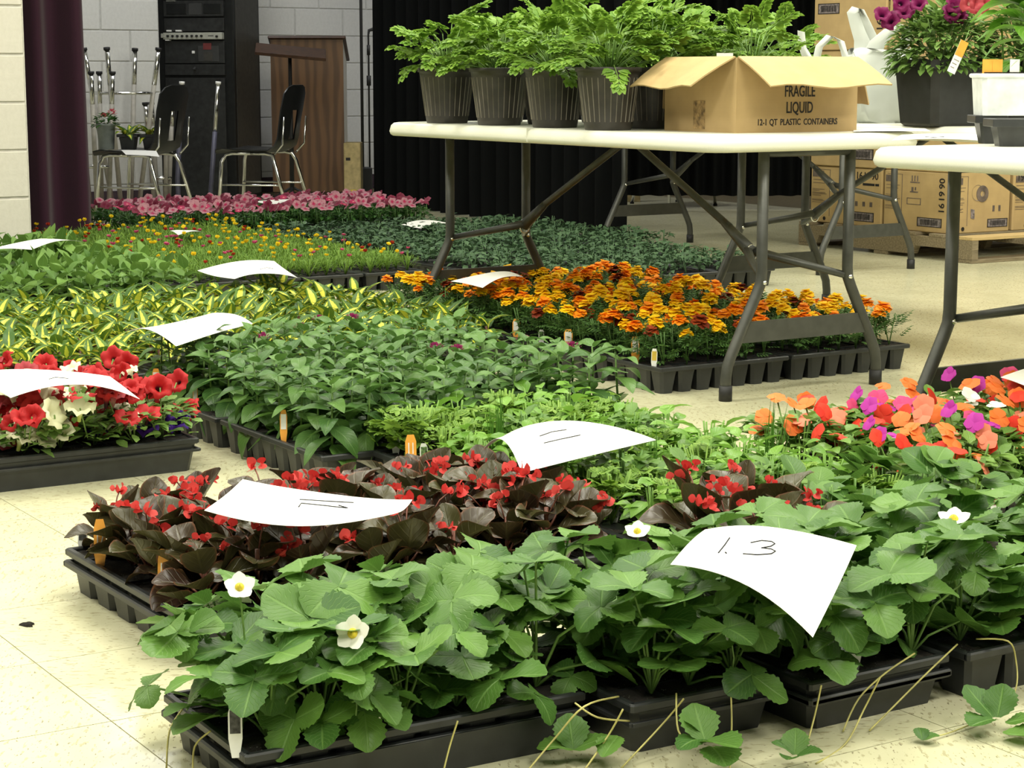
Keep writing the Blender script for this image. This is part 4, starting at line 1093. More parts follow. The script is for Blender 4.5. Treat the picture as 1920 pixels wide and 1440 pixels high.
# ------------------------------------------------------------------ plant recipes: list of (part name, mesh, matrix, sub-parts)
def tubeT(pts, r, n=5):
    m = MB(); m.tube(pts, r, n, False); return m
def strawberry(seed):
    r = random.Random(seed); sp = []
    for i in range(r.choice((8, 9, 10))):
        a = i * 2.4 + r.uniform(-.4, .4); q = i / 9
        rad = .012 + .080 * r.random() ** .8; z = (r.uniform(.085, .165) if i % 3 else r.uniform(.025, .08)) * (1.1 - .4 * rad / .08)
        tip = Vector((rad * cos(a), rad * sin(a), z))
        pet = tubeT([(0, 0, 0), (tip.x * .35, tip.y * .35, z * .6), tip], [.0022, .0018, .0014]).mesh('leaf_stem', M['stem'], True)
        F_ = Matrix.Translation(tip) @ RZ(a - pi / 2) @ RX(r.uniform(-.75, .15)) @ RY(r.uniform(-.35, .35)); s = r.uniform(.72, 1.08)
        subs = [('leaflet', LEAF['straw'][r.randrange(4)], F_ @ RZ(d + r.uniform(-.15, .15)) @ RX(r.uniform(-.1, .35)) @ SCL(s * k_)) for d, k_ in ((0, 1.0), (1.85, .93), (-1.85, .93))]
        sp.append(('leaf_stem', pet, Matrix.Identity(4), subs))
    return sp
def straw_flower(z, s=1.0, a=0.0, tilt=.9):
    pet = tubeT([(0, 0, 0), (.006, 0, z * .6), (.0, 0, z)], [.0016, .0014, .0012]).mesh('flower_stalk', M['stem'], True)
    F_ = TR(0, 0, z) @ RZ(a) @ RX(tilt) @ SCL(s)
    return [('flower_stalk', pet, Matrix.Identity(4), [('flower', FL['straw'][0], F_, []), ('flower_center', FL['straw_c'], F_, [])])]
def begonia(seed, blooms=3):
    r = random.Random(seed); sp = []; m = MB()
    for i in range(11):
        a = i * 2.4 + r.uniform(-.3, .3); z = .015 + .065 * (i / 11) + r.uniform(-.01, .01); rad = .012 + .018 * r.random()
        b = Vector((rad * cos(a), rad * sin(a), z)); m.tube([(0, 0, max(0, z - .03)), b], .0022, 5)
        sp.append(('leaf', LEAF['bego'][r.randrange(3)], Matrix.Translation(b) @ RZ(a - pi / 2) @ RX(r.uniform(.0, .5) + .75 * i / 11) @ RY(r.uniform(-.5, .5)) @ SCL(r.uniform(.72, 1.08)), []))
    m.tube([(0, 0, 0), (0, 0, .09)], .004, 6)
    for i in range(blooms):
        a = r.uniform(0, 6.28); rad = r.uniform(.02, .06); z = r.uniform(.085, .130)
        b = Vector((rad * cos(a), rad * sin(a), z)); m.tube([(0, 0, .07), (b.x * .6, b.y * .6, z * .9), b], .0015, 5)
        sp.append(('flower', FL['bego'][r.randrange(3)], Matrix.Translation(b) @ RZ(r.uniform(0, 6)) @ RX(r.uniform(.2, 1.2)) @ SCL(r.uniform(.7, 1.05)), []))
    sp.append(('stems', m.mesh('stems', M['red_stem'], True), Matrix.Identity(4), [])); return sp
def paired(seed, key, nodes, h, s0, s1, e0, e1, per=2, flower=None, fz=0.0, fs=1.0):
    r = random.Random(seed); sp = []; m = MB(); m.tube([(0, 0, 0), (r.uniform(-.01, .01), r.uniform(-.01, .01), h)], [.003, .002], 5)
    for i in range(nodes):
        t = i / (nodes - 1); z = .02 + (h - .02) * t
        for k_ in range(per):
            a = i * (pi / 2 + .25) + k_ * 2 * pi / per + r.uniform(-.25, .25)
            sp.append(('leaf', LEAF[key][r.randrange(3)], TR(0, 0, z) @ RZ(a) @ RX(e0 + (e1 - e0) * t + r.uniform(-.25, .25)) @ RY(r.uniform(-.3, .3)) @ SCL((s0 + (s1 - s0) * t) * r.uniform(.85, 1.12)), []))
    sp.append(('stem', m.mesh('stem', M['stem'], True), Matrix.Identity(4), []))
    if flower: sp.append(('flower', flower, TR(0, 0, h + fz) @ SCL(fs), []))
    return sp
def rosette(seed, key, n, s0, s1):
    r = random.Random(seed); sp = []; m = MB(); m.tube([(0, 0, 0), (0, 0, .05)], .004, 6)
    for i in range(n):
        a = i * 2.4 + r.uniform(-.25, .25); t = i / n
        sp.append(('leaf', LEAF[key][r.randrange(3)], TR(.004 * cos(a), .004 * sin(a), .012 + .045 * t) @ RZ(a) @ RX(.12 + .95 * t + r.uniform(-.2, .2)) @ RY(r.uniform(-.25, .25)) @ SCL(r.uniform(s0, s1)), []))
    sp.append(('stem', m.mesh('stem', M['red_stem'], True), Matrix.Identity(4), [])); return sp
def bushy(seed, T, mat, n, rad, h, sc=(.8, 1.2), flowers=(), fn=0, fz=(0, 0), fr=.8, ftilt=.5, fsc=(.85, 1.1), z0=.01, stems=5, face=None):
    """merged small-leaf foliage with separate flowers"""
    r = random.Random(seed); m = MB()
    for i in range(n):
        a = r.uniform(0, 2 * pi); q = sqrt(r.random()); z = z0 + (h - z0) * r.random() ** .6 * (1 - .35 * q)
        m.tpl(T, Matrix.Translation((rad * q * .75 * cos(a), rad * q * .75 * sin(a), z)) @ RZ(a - pi / 2 + r.uniform(-.8, .8)) @ RX(r.uniform(-.2, .9)) @ RY(r.uniform(-.4, .4)) @ SCL(r.uniform(*sc)))
    for i in range(stems):
        a = r.uniform(0, 6.3); q = r.uniform(.1, .6) * rad; m.tube([(0, 0, 0), (q * cos(a), q * sin(a), h * .85)], .0018, 4)
    fl = []
    for i in range(fn):
        a = r.uniform(0, 2 * pi); q = fr * rad * sqrt(r.random()); z = h + r.uniform(*fz)
        b = Vector((q * cos(a), q * sin(a), z)); m.tube([(b.x * .5, b.y * .5, h * .3), (b.x, b.y, z - .004)], .0016, 4)
        c = flowers[r.randrange(len(flowers))]; g = FL[c][r.randrange(len(FL[c]))]
        fc = RZ(r.uniform(0, 6.3)) @ RX(r.uniform(-ftilt, ftilt))
        if face is not None: fc = RZ(face + r.uniform(-1.1, 1.1)) @ RX(r.uniform(.15, 1.3)) @ RZ(r.uniform(0, 6))
        fl.append(('flower', g, Matrix.Translation(b) @ fc @ SCL(r.uniform(*fsc)), []))
    return [('foliage', m.mesh('foliage', mat, True), Matrix.Identity(4), [])] + fl
def plant(name, spec, loc, rz, sc, label, cat, group):
    t = empty(name, loc, rz, label, cat, group, sc)
    for nm, me, Mx, subs in spec:
        o = inst(nm, me, t); o.matrix_basis = Mx
        for s_nm, s_me, s_M, *_ in subs:
            q = inst(s_nm, s_me, o); q.matrix_basis = s_M
    return t

# ------------------------------------------------------------------ trays
cell_cache = {}
def tray(x0, y0, x1, y1, nu, nv, label, h=.076, kind='cells', rz=0.0, double=False, group=None):
    cx, cy = (x0 + x1) / 2, (y0 + y1) / 2; w, d = (x1 - x0) / 2, (y1 - y0) / 2
    t = empty('plant_tray', (cx, cy, 0), rz, label, 'plant tray', group)
    def lip(z, o, hh, name):
        key = ('lip', round(w + o, 4), round(d + o, 4), round(z, 4), hh)
        if key not in cell_cache:
            m = MB(); a, b = w + o, d + o
            m.bbox(-a, a, -b, -b + .012, z - hh, z, .0035); m.bbox(-a, a, b - .012, b, z - hh, z, .0035); m.bbox(-a, -a + .012, -b + .003, b - .003, z - hh, z, .0035); m.bbox(a - .012, a, -b + .003, b - .003, z - hh, z, .0035)
            cell_cache[key] = m.mesh(name, M['tray'])
        inst(name, cell_cache[key], t)
    lip(h, 0, .013, 'rim')
    if double: lip(h - .021, .003, .012, 'outer_rim')
    pu, pv = 2 * (w - .006) / nu, 2 * (d - .006) / nv
    if kind == 'cells':
        key = (round(pu, 4), round(pv, 4), h)
        if key not in cell_cache:
            m = MB(); m.taper(-pu / 2 + .002, pu / 2 - .002, -pv / 2 + .002, pv / 2 - .002, 0, h - .006, .009, .008); cell_cache[key] = m.mesh('cell', M['tray'])
        for i in range(nu):
            for j in range(nv):
                if i in (0, nu - 1) or j in (0, nv - 1):
                    inst('cell', cell_cache[key], t, (-w + .006 + (i + .5) * pu, -d + .006 + (j + .5) * pv, 0))
    else:
        key = ('wall', round(w, 4), round(d, 4), h)
        if key not in cell_cache:
            m = MB(); m.taper(-w + .004, w - .004, -d + .004, d - .004, 0, h - .008, .012, .010)
            for s in (-1, 1): m.bbox(-w + .001, w - .001, s * d - .003, s * d + .003, h - .030, h - .024, .001); m.bbox(s * w - .003, s * w + .003, -d, d, h - .030, h - .024, .001)
            cell_cache[key] = m.mesh('tray_wall', M['tray'])
        inst('tray_wall', cell_cache[key], t)
    key = ('soil', round(w, 4), round(d, 4), h, nu, nv)
    if key not in cell_cache:
        m = MB(); n = 16; r = random.Random(3)
        m.grid([[(-w + .008 + (2 * w - .016) * i / n, -d + .008 + (2 * d - .016) * j / n, h - .006 + r.uniform(-.003, .004)) for i in range(n + 1)] for j in range(n + 1)]); cell_cache[key] = m.mesh('soil', M['soil'], True)
    inst('soil', cell_cache[key], t)
    key = ('div', round(w, 4), round(d, 4), h, nu, nv)
    if key not in cell_cache:
        m = MB()
        for i in range(1, nu, 2 if nu > 3 else 1): x = -w + .006 + i * pu; m.box(x - .0015, x + .0015, -d + .005, d - .005, h - .012, h - .0015)
        for j in range(1, nv, 2 if nv > 3 else 1): y = -d + .006 + j * pv; m.box(-w + .005, w - .005, y - .0015, y + .0015, h - .012, h - .0015)
        cell_cache[key] = m.mesh('cell_dividers', M['tray'])
    inst('cell_dividers', cell_cache[key], t)
    return t
def col_name(i, n): return {1: ('only',), 2: ('left', 'right'), 3: ('left', 'middle', 'right')}.get(n, ('leftmost', 'second', 'third', 'fourth', 'fifth', 'sixth', 'seventh')[:n - 1] + ('rightmost',))[i]
def row_name(j, n): return {1: ('single',), 2: ('front', 'back'), 3: ('front', 'middle', 'back')}.get(n, ('front', 'second', 'third', 'fourth', 'fifth', 'sixth')[:n - 1] + ('back',))[j]
COUNT = {}
def fill(x0, y0, x1, y1, nx, ny, variants, name, ph, cat, h=.070, jit=.012, sc=(.9, 1.1), limit=None, spin=pi):
    for j in range(ny):
        for i in range(nx):
            x = x0 + (x1 - x0) * (i + .5) / nx + rr(-jit, jit); y = y0 + (y1 - y0) * (j + .5) / ny + rr(-jit, jit)
            if not seen((x, y, .15), 180): continue
            c = COUNT.get(name, 0)
            if limit and c >= limit: return
            lab, spec = variants[RND.randrange(len(variants))]
            plant(name, spec, (x, y, h), rr(-spin, spin), rr(*sc), '%s, %s row %s, %s' % (lab, row_name(j, ny), col_name(i, nx), ph), cat, 'plants in the %s' % ph); COUNT[name] = c + 1
def block(x0, y0, tw, td, nu, nv, gap, cu, cv, sp, variants, name, cat, nx, ny, h=.070, sc=(.9, 1.1), limit=None, jit=.012, double=False, kind='cells', rj=.012, where='', spin=pi, edge=.012):
    """nu x nv trays of size tw x td filled with nx x ny plants"""
    for j in range(nv):
        for i in range(nu):
            a, b = x0 + i * (tw + gap), y0 + j * (td + gap)
            if not (seen((a, b, .1), 60) or seen((a + tw, b + td, .1), 60) or seen((a + tw, b, .1), 60)): continue
            ph = ('%s %s %s tray%s' % (row_name(j, nv) + '-row', col_name(i, nu), sp, where)) if nv > 1 else '%s %s tray%s' % (col_name(i, nu), sp, where)
            tray(a, b, a + tw, b + td, cu, cv, 'black plastic %s' % ph, rz=rr(-rj, rj) * .5, double=double, kind=kind, group='black %s trays' % sp)
            fill(a + edge, b + .012, a + tw - .012, b + td - edge, nx, ny, variants, name, ph, cat, h, jit, sc, limit, spin)

# ---- strawberries along the front
SB = [('leafy strawberry plant', strawberry(s)) for s in range(7)]
ST = [(.925, 2.055, 1.412, 2.335, 8, 4, 'left end strawberry tray', 7, 3, True, 'cells'),
      (1.428, 1.965, 1.672, 2.285, 4, 5, 'second strawberry tray from the left', 3, 4, False, 'wall'),
      (1.680, 1.915, 1.938, 2.245, 4, 5, 'third strawberry tray from the left', 3, 4, True, 'wall'),
      (1.958, 1.900, 2.215, 2.225, 3, 4, 'fourth strawberry tray from the left', 3, 3, False, 'cells'),
      (2.235, 1.900, 2.490, 2.225, 3, 4, 'right end strawberry tray', 3, 3, False, 'cells')]
for x0, y0, x1, y1, cu, cv, ph, nx, ny, dbl, kd in ST:
    tray(x0, y0, x1, y1, cu, cv, 'black plastic %s' % ph, h=.072, double=dbl, kind=kd, rz=-.03 if x0 < 1.6 else 0, group='black trays of strawberries')
    fill(x0 + .01, y0 + .01, x1 - .01, y1 - .01, nx, ny, SB, 'strawberry_plant', ph, 'plant', .068, .010, (.95, 1.15))
m = MB(); m.taper(.945, 1.398, 2.051, 2.070, 0, .050, .006, .003); o = m.build('front_wall', M['tray'], [q for q in bpy.data.objects if q.get('label') == 'black plastic left end strawberry tray'][0]); o.matrix_basis = TR(-(.925 + 1.412) / 2, -(2.055 + 2.335) / 2, 0)
for i, (x, y, z, tl) in enumerate(((662, 1188, .202, 1.15), (449, 1102, .25, .8), (1195, 998, .23, .5), (1788, 975, .235, .35), (1370, 1195, .14, .8), (705, 1165, .17, 1.3))):
    p = gp(x, y, z); sz = (1.3, 1.15, 1.1, 1.4, .45, .4)[i]
    plant('strawberry_flower', straw_flower(z - .066, sz, -TH + rr(-.3, .3), tl), (p.x, p.y, .066), 0, 1.0,
          ('largest white strawberry flower, front left', 'white strawberry flower before the bronze leaves at left', 'white strawberry flower standing above the middle of the row', 'white strawberry flower at the right beside the paper reading 1.3', 'half-open strawberry bud below the paper reading 1.3', 'small strawberry bud left of the largest flower')[i], 'flower', 'strawberry flowers')

# ---- bronze begonias
BG = [('bronze begonia with three red flowers', begonia(s + 40, 3)) for s in range(4)] + [('bronze begonia with two red flowers', begonia(s, 2)) for s in range(5)] + [('bronze begonia with one red flower', begonia(s + 20, 1)) for s in range(4)]
block(1.088, 2.635, .262, .535, 3, 1, .008, 3, 6, 'begonia', BG, 'begonia_plant', 'plant', 3, 6, double=True, sc=(.84, 1.0), edge=.028)
# ---- herbs
herbT = merge([(blade(.018, .006, obov, 3, .15, -.3, 1), RZ(d)) for d in (-.8, -.3, .3, .8)] + [(blade(.016, .006, obov, 3, .15, -.3, 1), TR(0, -.004, 0) @ RZ(d)) for d in (-1.7, 1.7)])
basT = blade(.038, .0125, ovat, 4, .25, -.7, 1)
chiveT = blade(.15, .0016, strap, 4, .6, .25, 1)
thymeT = blade(.012, .0035, ovat, 2, .1, -.3, 1)
def chives(seed):
    r = random.Random(seed); m = MB()
    for i in range(22):
        a = r.uniform(0, 6.3); m.tpl(chiveT, TR(r.uniform(-.012, .012), r.uniform(-.012, .012), 0) @ RZ(a) @ RX(r.uniform(.95, 1.5)) @ SCL(r.uniform(.55, 1.15)))
    return [('foliage', m.mesh('foliage', M['chive_leaf'], True), Matrix.Identity(4), [])]
PAR = [('parsley with flat divided leaves', bushy(s, herbT, M['herb_leaf'], 60, .07, .11, (.8, 1.3), stems=14)) for s in range(3)]
BAS = [('basil with broad pale leaves', bushy(s + 9, basT, M['basil_leaf'], 34, .055, .11, (.8, 1.3), stems=5)) for s in range(3)]
CHI = [('clump of thin chives', chives(s)) for s in range(2)]
THY = [('fine-leaved thyme', bushy(s + 5, thymeT, M['herb_leaf'], 130, .05, .09, (.8, 1.3), stems=12)) for s in range(2)]
MINT = [('mint with small rounded leaves', bushy(s + 15, blade(.026, .010, rnd_, 3, .2, -.5, 1), M['salvia_leaf'], 60, .06, .12, (.8, 1.3), stems=6)) for s in range(2)]
block(1.945, 2.665, .262, .51, 2, 2, .018, 3, 6, 'herb', PAR * 3 + BAS * 2 + CHI[:1] + THY + MINT * 2, 'herb_plant', 'plant', 3, 5, sc=(.95, 1.2), rj=.03)
# ---- mixed tray behind the paper reading 1.3
BIGL = [('geranium with round scalloped leaves', bushy(s + 3, merge([(blade(.046, .026, rnd_, 6, .2, -.3, 2, .06), Matrix.Identity(4))]), M['strawberry_leaf'], 15, .06, .12, (.8, 1.25), stems=4)) for s in range(3)]
LET = [('leafy plant with broad pale leaves', bushy(s + 8, blade(.07, .024, ovat, 5, .2, -.8, 1), M['salvia_leaf'], 12, .05, .10, (.8, 1.2), stems=3)) for s in range(2)]
mixed = BIGL + LET + PAR[:2] + THY[:1]
ph = 'mixed tray behind the 1.3 paper'
tray(1.945, 2.345, 2.49, 2.63, 8, 4, 'black plastic tray of mixed seedlings behind the paper reading 1.3', group='black trays of mixed plants')
fill(1.955, 2.355, 2.13, 2.62, 2, 3, BG[:3], 'begonia_plant', ph, 'plant')
fill(2.14, 2.355, 2.48, 2.62, 5, 4, mixed, 'mixed_plant', ph, 'plant', sc=(.95, 1.2))
# ---- impatiens
impT = blade(.036, .0115, ovat, 4, .2, -.6, 1)
IC = [('scarlet', ('imp_red',)), ('tangerine', ('imp_orange',)), ('vivid scarlet', ('imp_red', 'imp_orange')), ('orange', ('imp_orange', 'imp_salmon')), ('hot pink', ('imp_pink',)), ('magenta', ('imp_violet',)), ('white', ('imp_white',)), ('salmon', ('imp_salmon', 'imp_orange'))]
IMP = [('%s flowered impatiens' % n, bushy(s * 6 + k_, impT, M['impatiens_leaf'], 64, .085, .115, (.85, 1.35), cs, 4, (-.05, .015), 1.0, .5, (.85, 1.1), face=-TH)) for k_, (n, cs) in enumerate(IC) for s in range(2)]
block(2.56, 2.575, .53, .28, 2, 2, .012, 8, 4, 'impatiens', IMP, 'impatiens_plant', 'plant', 6, 3, sc=(.95, 1.15), rj=.03, spin=.45)
# ---- petunias
petT = blade(.026, .0075, obov, 3, .2, -.4, 1)
PC = [('red', ('pet_red',)), ('deep red', ('pet_red',)), ('red and rose', ('pet_rose', 'pet_red')), ('rose', ('pet_rose', 'pet_rose', 'pet_red')), ('cream', ('pet_white',)), ('cream and red', ('pet_white', 'pet_red')), ('violet and red', ('pet_purple', 'pet_red', 'pet_red'))]
PET = [('petunia with %s trumpet flowers' % n, bushy(s * 9 + k_, petT, M['petunia_leaf'], 90, .09, .085, (.8, 1.4), cs, 7, (-.055, .035), 1.2, 1.0, (.8, 1.05), face=-TH)) for k_, (n, cs) in enumerate(PC) for s in range(2)]
block(.62, 4.0, .53, .275, 2, 2, .012, 8, 4, 'petunia', PET, 'petunia_plant', 'plant', 6, 3, kind='wall', sc=(.95, 1.15), rj=.004, spin=.45)
# ---- pentas
PEN = [('dark lance-leaved penta', paired(s, 'penta', 8, .145, 1.08, .62, -.45, .7)) for s in range(5)]
PENF = [('penta with a small purple flower head', paired(s + 9, 'penta', 8, .150, 1.08, .62, -.45, .7, 2, FL['penta'], .002, .85)) for s in range(2)]
block(1.825, 3.655, .278, .54, 3, 2, .012, 4, 8, 'penta', PEN * 4 + PENF, 'penta_plant', 'plant', 3, 6, sc=(.9, 1.15), rj=.03)
# ---- variegated rosettes
HO = [('yellow striped rosette plant', rosette(s, 'hosta', 11, .75, 1.12)) for s in range(5)]
block(1.42, 4.96, .275, .535, 6, 2, .010, 4, 8, 'striped-leaf', HO, 'striped_plant', 'plant', 3, 6, sc=(.95, 1.25))
block(1.62, 6.06, .275, .30, 5, 1, .010, 4, 4, 'striped-leaf', HO, 'striped_plant', 'plant', 3, 3, sc=(.95, 1.2), where=' at the back edge')
# ---- broad green leaves at the left
SA = [('broad-leaved green plant', paired(s + 4, 'salvia', 4, .085, 1.1, .8, .05, .9)) for s in range(5)]
block(1.42, 6.62, .275, .52, 5, 3, .010, 4, 8, 'broad-leaf', SA, 'green_bedding_plant', 'plant', 3, 6, sc=(1.0, 1.3))
# ---- marigolds
featT = merge([(blade(.016, .0032, lanc, 2, .2, -.3, 1), TR(0, y, 0) @ RZ(s * 1.0)) for y in (.006, .014, .022, .03) for s in (-1, 1)] + [(blade(.018, .0034, lanc, 2, .2, -.3, 1), TR(0, .034, 0))])
MC = [('orange', ('mari_orange',)), ('yellow', ('mari_yellow',)), ('orange and yellow', ('mari_orange', 'mari_yellow')), ('dark red', ('mari_red',)), ('bright yellow', ('mari_yellow',)), ('bright orange', ('mari_orange',)), ('golden', ('mari_yellow',))]
MAR = [('%s flowered marigold' % n, bushy(s * 11 + k_, featT, M['marigold_leaf'], 26, .05, .105, (.8, 1.2), cs, 1 if k_ % 2 else 1 + s, (-.005, .018) if n != 'dark red' else (-.018, .002), .75, .28, (.9, 1.3), stems=3)) for k_, (n, cs) in enumerate(MC) for s in range(2)]
block(3.185, 4.285, .462, .262, 2, 6, .012, 7, 4, 'marigold', MAR, 'marigold_plant', 'plant', 6, 4, sc=(.9, 1.15), limit=300, rj=.02)
# ---- portulaca, vinca, seedlings further back
needT = blade(.022, .0014, strap, 2, .4, .3, 1)
MOC = [('yellow', ('moss_yellow',)), ('yellow', ('moss_yellow',)), ('brick red', ('moss_red',)), ('amber', ('moss_orange', 'moss_yellow')), ('pink', ('moss_pink',))]
MOS = [('moss rose with %s flowers' % n, bushy(s * 7 + k_, needT, M['moss_leaf'], 110, .06, .075, (.8, 1.4), cs, 1 + s, (-.005, .025), .9, .3, (.8, 1.15), stems=8)) for k_, (n, cs) in enumerate(MOC) for s in range(2)]
MOS += [('moss rose without flowers', bushy(70 + s % 4, needT, M['moss_leaf'], 120, .06, .07, (.8, 1.4), stems=8)) for s in range(7)]
block(2.87, 7.02, .272, .53, 4, 4, .010, 4, 8, 'moss rose', MOS, 'moss_rose_plant', 'plant', 3, 6, limit=300, sc=(.95, 1.2))
vinT = blade(.034, .0095, ovat, 3, .2, -.5, 1)
VC = [('pale pink', ('vin_pink',)), ('pale pink', ('vin_pink',)), ('rose', ('vin_rose',)), ('crimson', ('vin_crimson', 'vin_rose'))]
VIN = [('vinca with %s flowers' % n, bushy(s * 5 + k_, vinT, M['vinca_leaf'], 40, .06, .11, (.8, 1.2), cs, 3, (.0, .025), 1.0, .7, (.95, 1.25), face=-TH)) for k_, (n, cs) in enumerate(VC) for s in range(2)]
block(3.62, 9.20, .272, .45, 6, 2, .010, 4, 7, 'vinca', VIN, 'vinca_plant', 'plant', 3, 5, sc=(.95, 1.15), spin=.45)
seeT = blade(.030, .0085, ovat, 3, .25, -.6, 1)
SEE = [('low dark green seedling', bushy(s + 2, seeT, M['seedling_leaf'], 26, .05, .062, (.75, 1.2), stems=2)) for s in range(5)]
SEE += [('taller dark green seedling', bushy(s + 12, seeT, M['seedling_leaf'], 26, .05, .085, (.75, 1.2), stems=2)) for s in range(1)]
block(4.12, 6.32, .285, .53, 4, 5, .010, 4, 8, 'seedling', SEE, 'seedling', 'plant', 3, 5, limit=300, sc=(1.0, 1.3))

block(5.31, 7.38, .272, .53, 1, 3, .010, 4, 8, 'seedling', SEE, 'seedling', 'plant', 3, 5, sc=(1.0, 1.3), where=' beside the long drape')
# ------------------------------------------------------------------ sheets of paper lying on the foliage
def sheet(px, zs, label, bulge=.02, strokes=(), name='paper_sheet', wav=.006, seed=0):
    """px: four picture corners (back left, back right, front right, front left), zs: height of each corner above the floor"""
    r = random.Random(seed); c = [gp(x, y, z) for (x, y), z in zip(px, zs)]
    ph = r.uniform(0, 6)
    def S(s, t, lift=0.0):
        p = (c[0] * (1 - s) + c[1] * s) * (1 - t) + (c[3] * (1 - s) + c[2] * s) * t
        z = bulge * (4 * s * (1 - s)) * (.75 + .5 * t) + wav * sin(5 * s + ph) * sin(3.1 * t + .4)
        return p + Vector((0, 0, z + lift))
    o0 = c[0].lerp(c[2], .5); n = 14
    t = empty(name, o0, 0, label, 'paper', 'handwritten paper signs')
    m = MB(); top = [[S(i / n, j / n) - o0 for i in range(n + 1)] for j in range(n + 1)]
    m.grid([list(reversed(q)) for q in top])
    bot = [[p - Vector((0, 0, .0006)) for p in q] for q in top]; m.grid(bot)
    m.build('sheet', M['paper'], t, True)
    def inv(X, Y):
        s_, t_ = .5, .5
        for _ in range(60):
            q = proj(S(s_, t_)); e = 1e-3; qs = proj(S(s_ + e, t_)); qt = proj(S(s_, t_ + e))
            a, b_, c_, d_ = (qs[0] - q[0]) / e, (qt[0] - q[0]) / e, (qs[1] - q[1]) / e, (qt[1] - q[1]) / e; D = a * d_ - b_ * c_
            rx, ry = X - q[0], Y - q[1]
            if abs(D) < 1e-6: break
            s_ = min(.98, max(.02, s_ + .6 * (d_ * rx - b_ * ry) / D)); t_ = min(.98, max(.02, t_ + .6 * (a * ry - c_ * rx) / D))
        return s_, t_
    for st in strokes:
        m = MB(); pts = [S(*inv(X, Y), .0005) - o0 for X, Y in st]; m.tube(pts, .0010, 5); m.build('handwriting', M['pencil'], t)
    return t
one_three = ([(1368, 1009), (1359, 1022), (1347, 1037)], [(1360, 1036), (1362, 1038)], [(1408, 1018), (1428, 1014), (1447, 1016), (1453, 1020), (1445, 1025), (1428, 1028), (1446, 1030), (1454, 1034), (1446, 1039), (1420, 1041), (1393, 1039)])
sheet([(1322, 995), (1606, 1021), (1524, 1196), (1257, 1056)], (.255, .25, .215, .245), 'white paper reading 1.3 in pencil, on the strawberries', .018, one_three, seed=1)
sheet([(455, 897), (773, 934), (738, 966), (383, 958)], (.238, .235, .236, .238), 'long white paper with faint pencil on the bronze begonias', -.014, ([(562, 937), (610, 940), (663, 943)], [(560, 951), (565, 944), (605, 948), (650, 953)], [(635, 948), (652, 953)]), seed=2)
sheet([(990, 800), (1230, 825), (978, 886), (905, 842)], (.215, .20, .185, .20), 'curled white paper with pencil lines on the herbs', .030, ([(1012, 818), (1035, 810), (1062, 806)], [(1020, 831), (1050, 824), (1088, 816)]), seed=3)
sheet([(-70, 704), (206, 706), (262, 748), (20, 744)], (.22, .215, .20, .205), 'white paper across the petunias at the left edge', .022, ([(92, 711), (104, 708), (128, 710)],), seed=4)
sheet([(398, 586), (474, 608), (330, 648), (240, 622)], (.245, .24, .232, .235), 'white paper between the pentas and the yellow striped plants', .016, seed=5)
sheet([(370, 506), (514, 489), (558, 521), (440, 524)], (.19, .19, .185, .185), 'white paper at the back edge of the yellow striped plants', .016, ([(488, 505), (500, 502), (512, 504)],), seed=6)
sheet([(-20, 470), (78, 448), (158, 453), (60, 467)], (.225, .225, .22, .22), 'white paper on the broad green plants by the block wall', .012, seed=7)
sheet([(318, 434), (366, 432), (386, 437), (334, 440)], (.165, .165, .165, .165), 'small-looking white paper far back on the moss roses', .008, seed=8)
sheet([(473, 378), (530, 375), (577, 378), (510, 385)], (.205, .205, .20, .20), 'white paper lying on the pink vincas', .006, seed=9)
sheet([(750, 420), (800, 414), (846, 419), (790, 429)], (.13, .13, .13, .13), 'white paper on the dark green seedlings beside the table leg', .010, seed=10)
sheet([(845, 528), (942, 510), (981, 518), (905, 539)], (.225, .225, .22, .22), 'white paper lying on the marigolds under the table', .010, seed=11)
sheet([(1876, 708), (1940, 692), (1990, 712), (1930, 726)], (.225, .225, .22, .22), 'white paper on the impatiens cut by the right edge', .010, seed=12)
sheet([(227, 281), (293, 283), (299, 294), (236, 290)], (.428, .428, .428, .428), 'white paper on the seat of the chair with pots', .002, seed=13, wav=.0)
sheet([(1690, 253), (1860, 252), (1850, 265), (1672, 263)], (.7225, .7225, .7225, .7225), 'white paper lying on the nearest table in front of the pots', .004, ([(1735, 257), (1750, 258), (1770, 257)],), seed=14, wav=.001)
sheet([(1600, 241), (1735, 241), (1745, 246), (1600, 247)], (.7225, .7225, .7225, .7225), 'white paper on the table beside the carrier bag', .001, seed=15, wav=.0)

# ------------------------------------------------------------------ plant tags
def digits(s, size): return txt(s, size, 'white_tag')
def stake(px, z, h, w, mat, label, text=None, photo=None, rz=0.0, lean=.12, z0=.045):
    h *= 1.2; z = .070; z0 = .064
    p = gp(px[0], px[1], z)
    t = empty('plant_tag', (p.x, p.y, z0), -TH + rz, label, 'tag', 'plant tags in the trays')
    H_ = h + (z - z0) * .0
    pts = [(-w * .55, 0), (w * .55, 0), (w, h * .35), (w, h * .82), (w * .6, h), (-w * .6, h), (-w, h * .82), (-w, h * .35)]
    Mx = RX(-lean)
    m = MB(); n_ = len(pts); vs = [(a, -.0006, b) for a, b in pts] + [(a, .0006, b) for a, b in pts]
    m.add(vs, [tuple(range(n_)), tuple(range(2 * n_ - 1, n_ - 1, -1))] + [(i, i + n_, (i + 1) % n_ + n_, (i + 1) % n_) for i in range(n_)], None, Mx); m.build('stake', M[mat], t)
    if text:
        o = inst('lettering', digits(text, w * 1.9), t); o.matrix_basis = Mx @ Matrix.Translation((0, -.001, h * .62)) @ MS @ Matrix.Diagonal((.8, 1.5, 1, 1))
    if photo:
        m = MB(); m.box(-w * .75, w * .75, -.0014, -.0006, h * .45, h * .88, Mx); m.build('photo_print', M[photo], t)
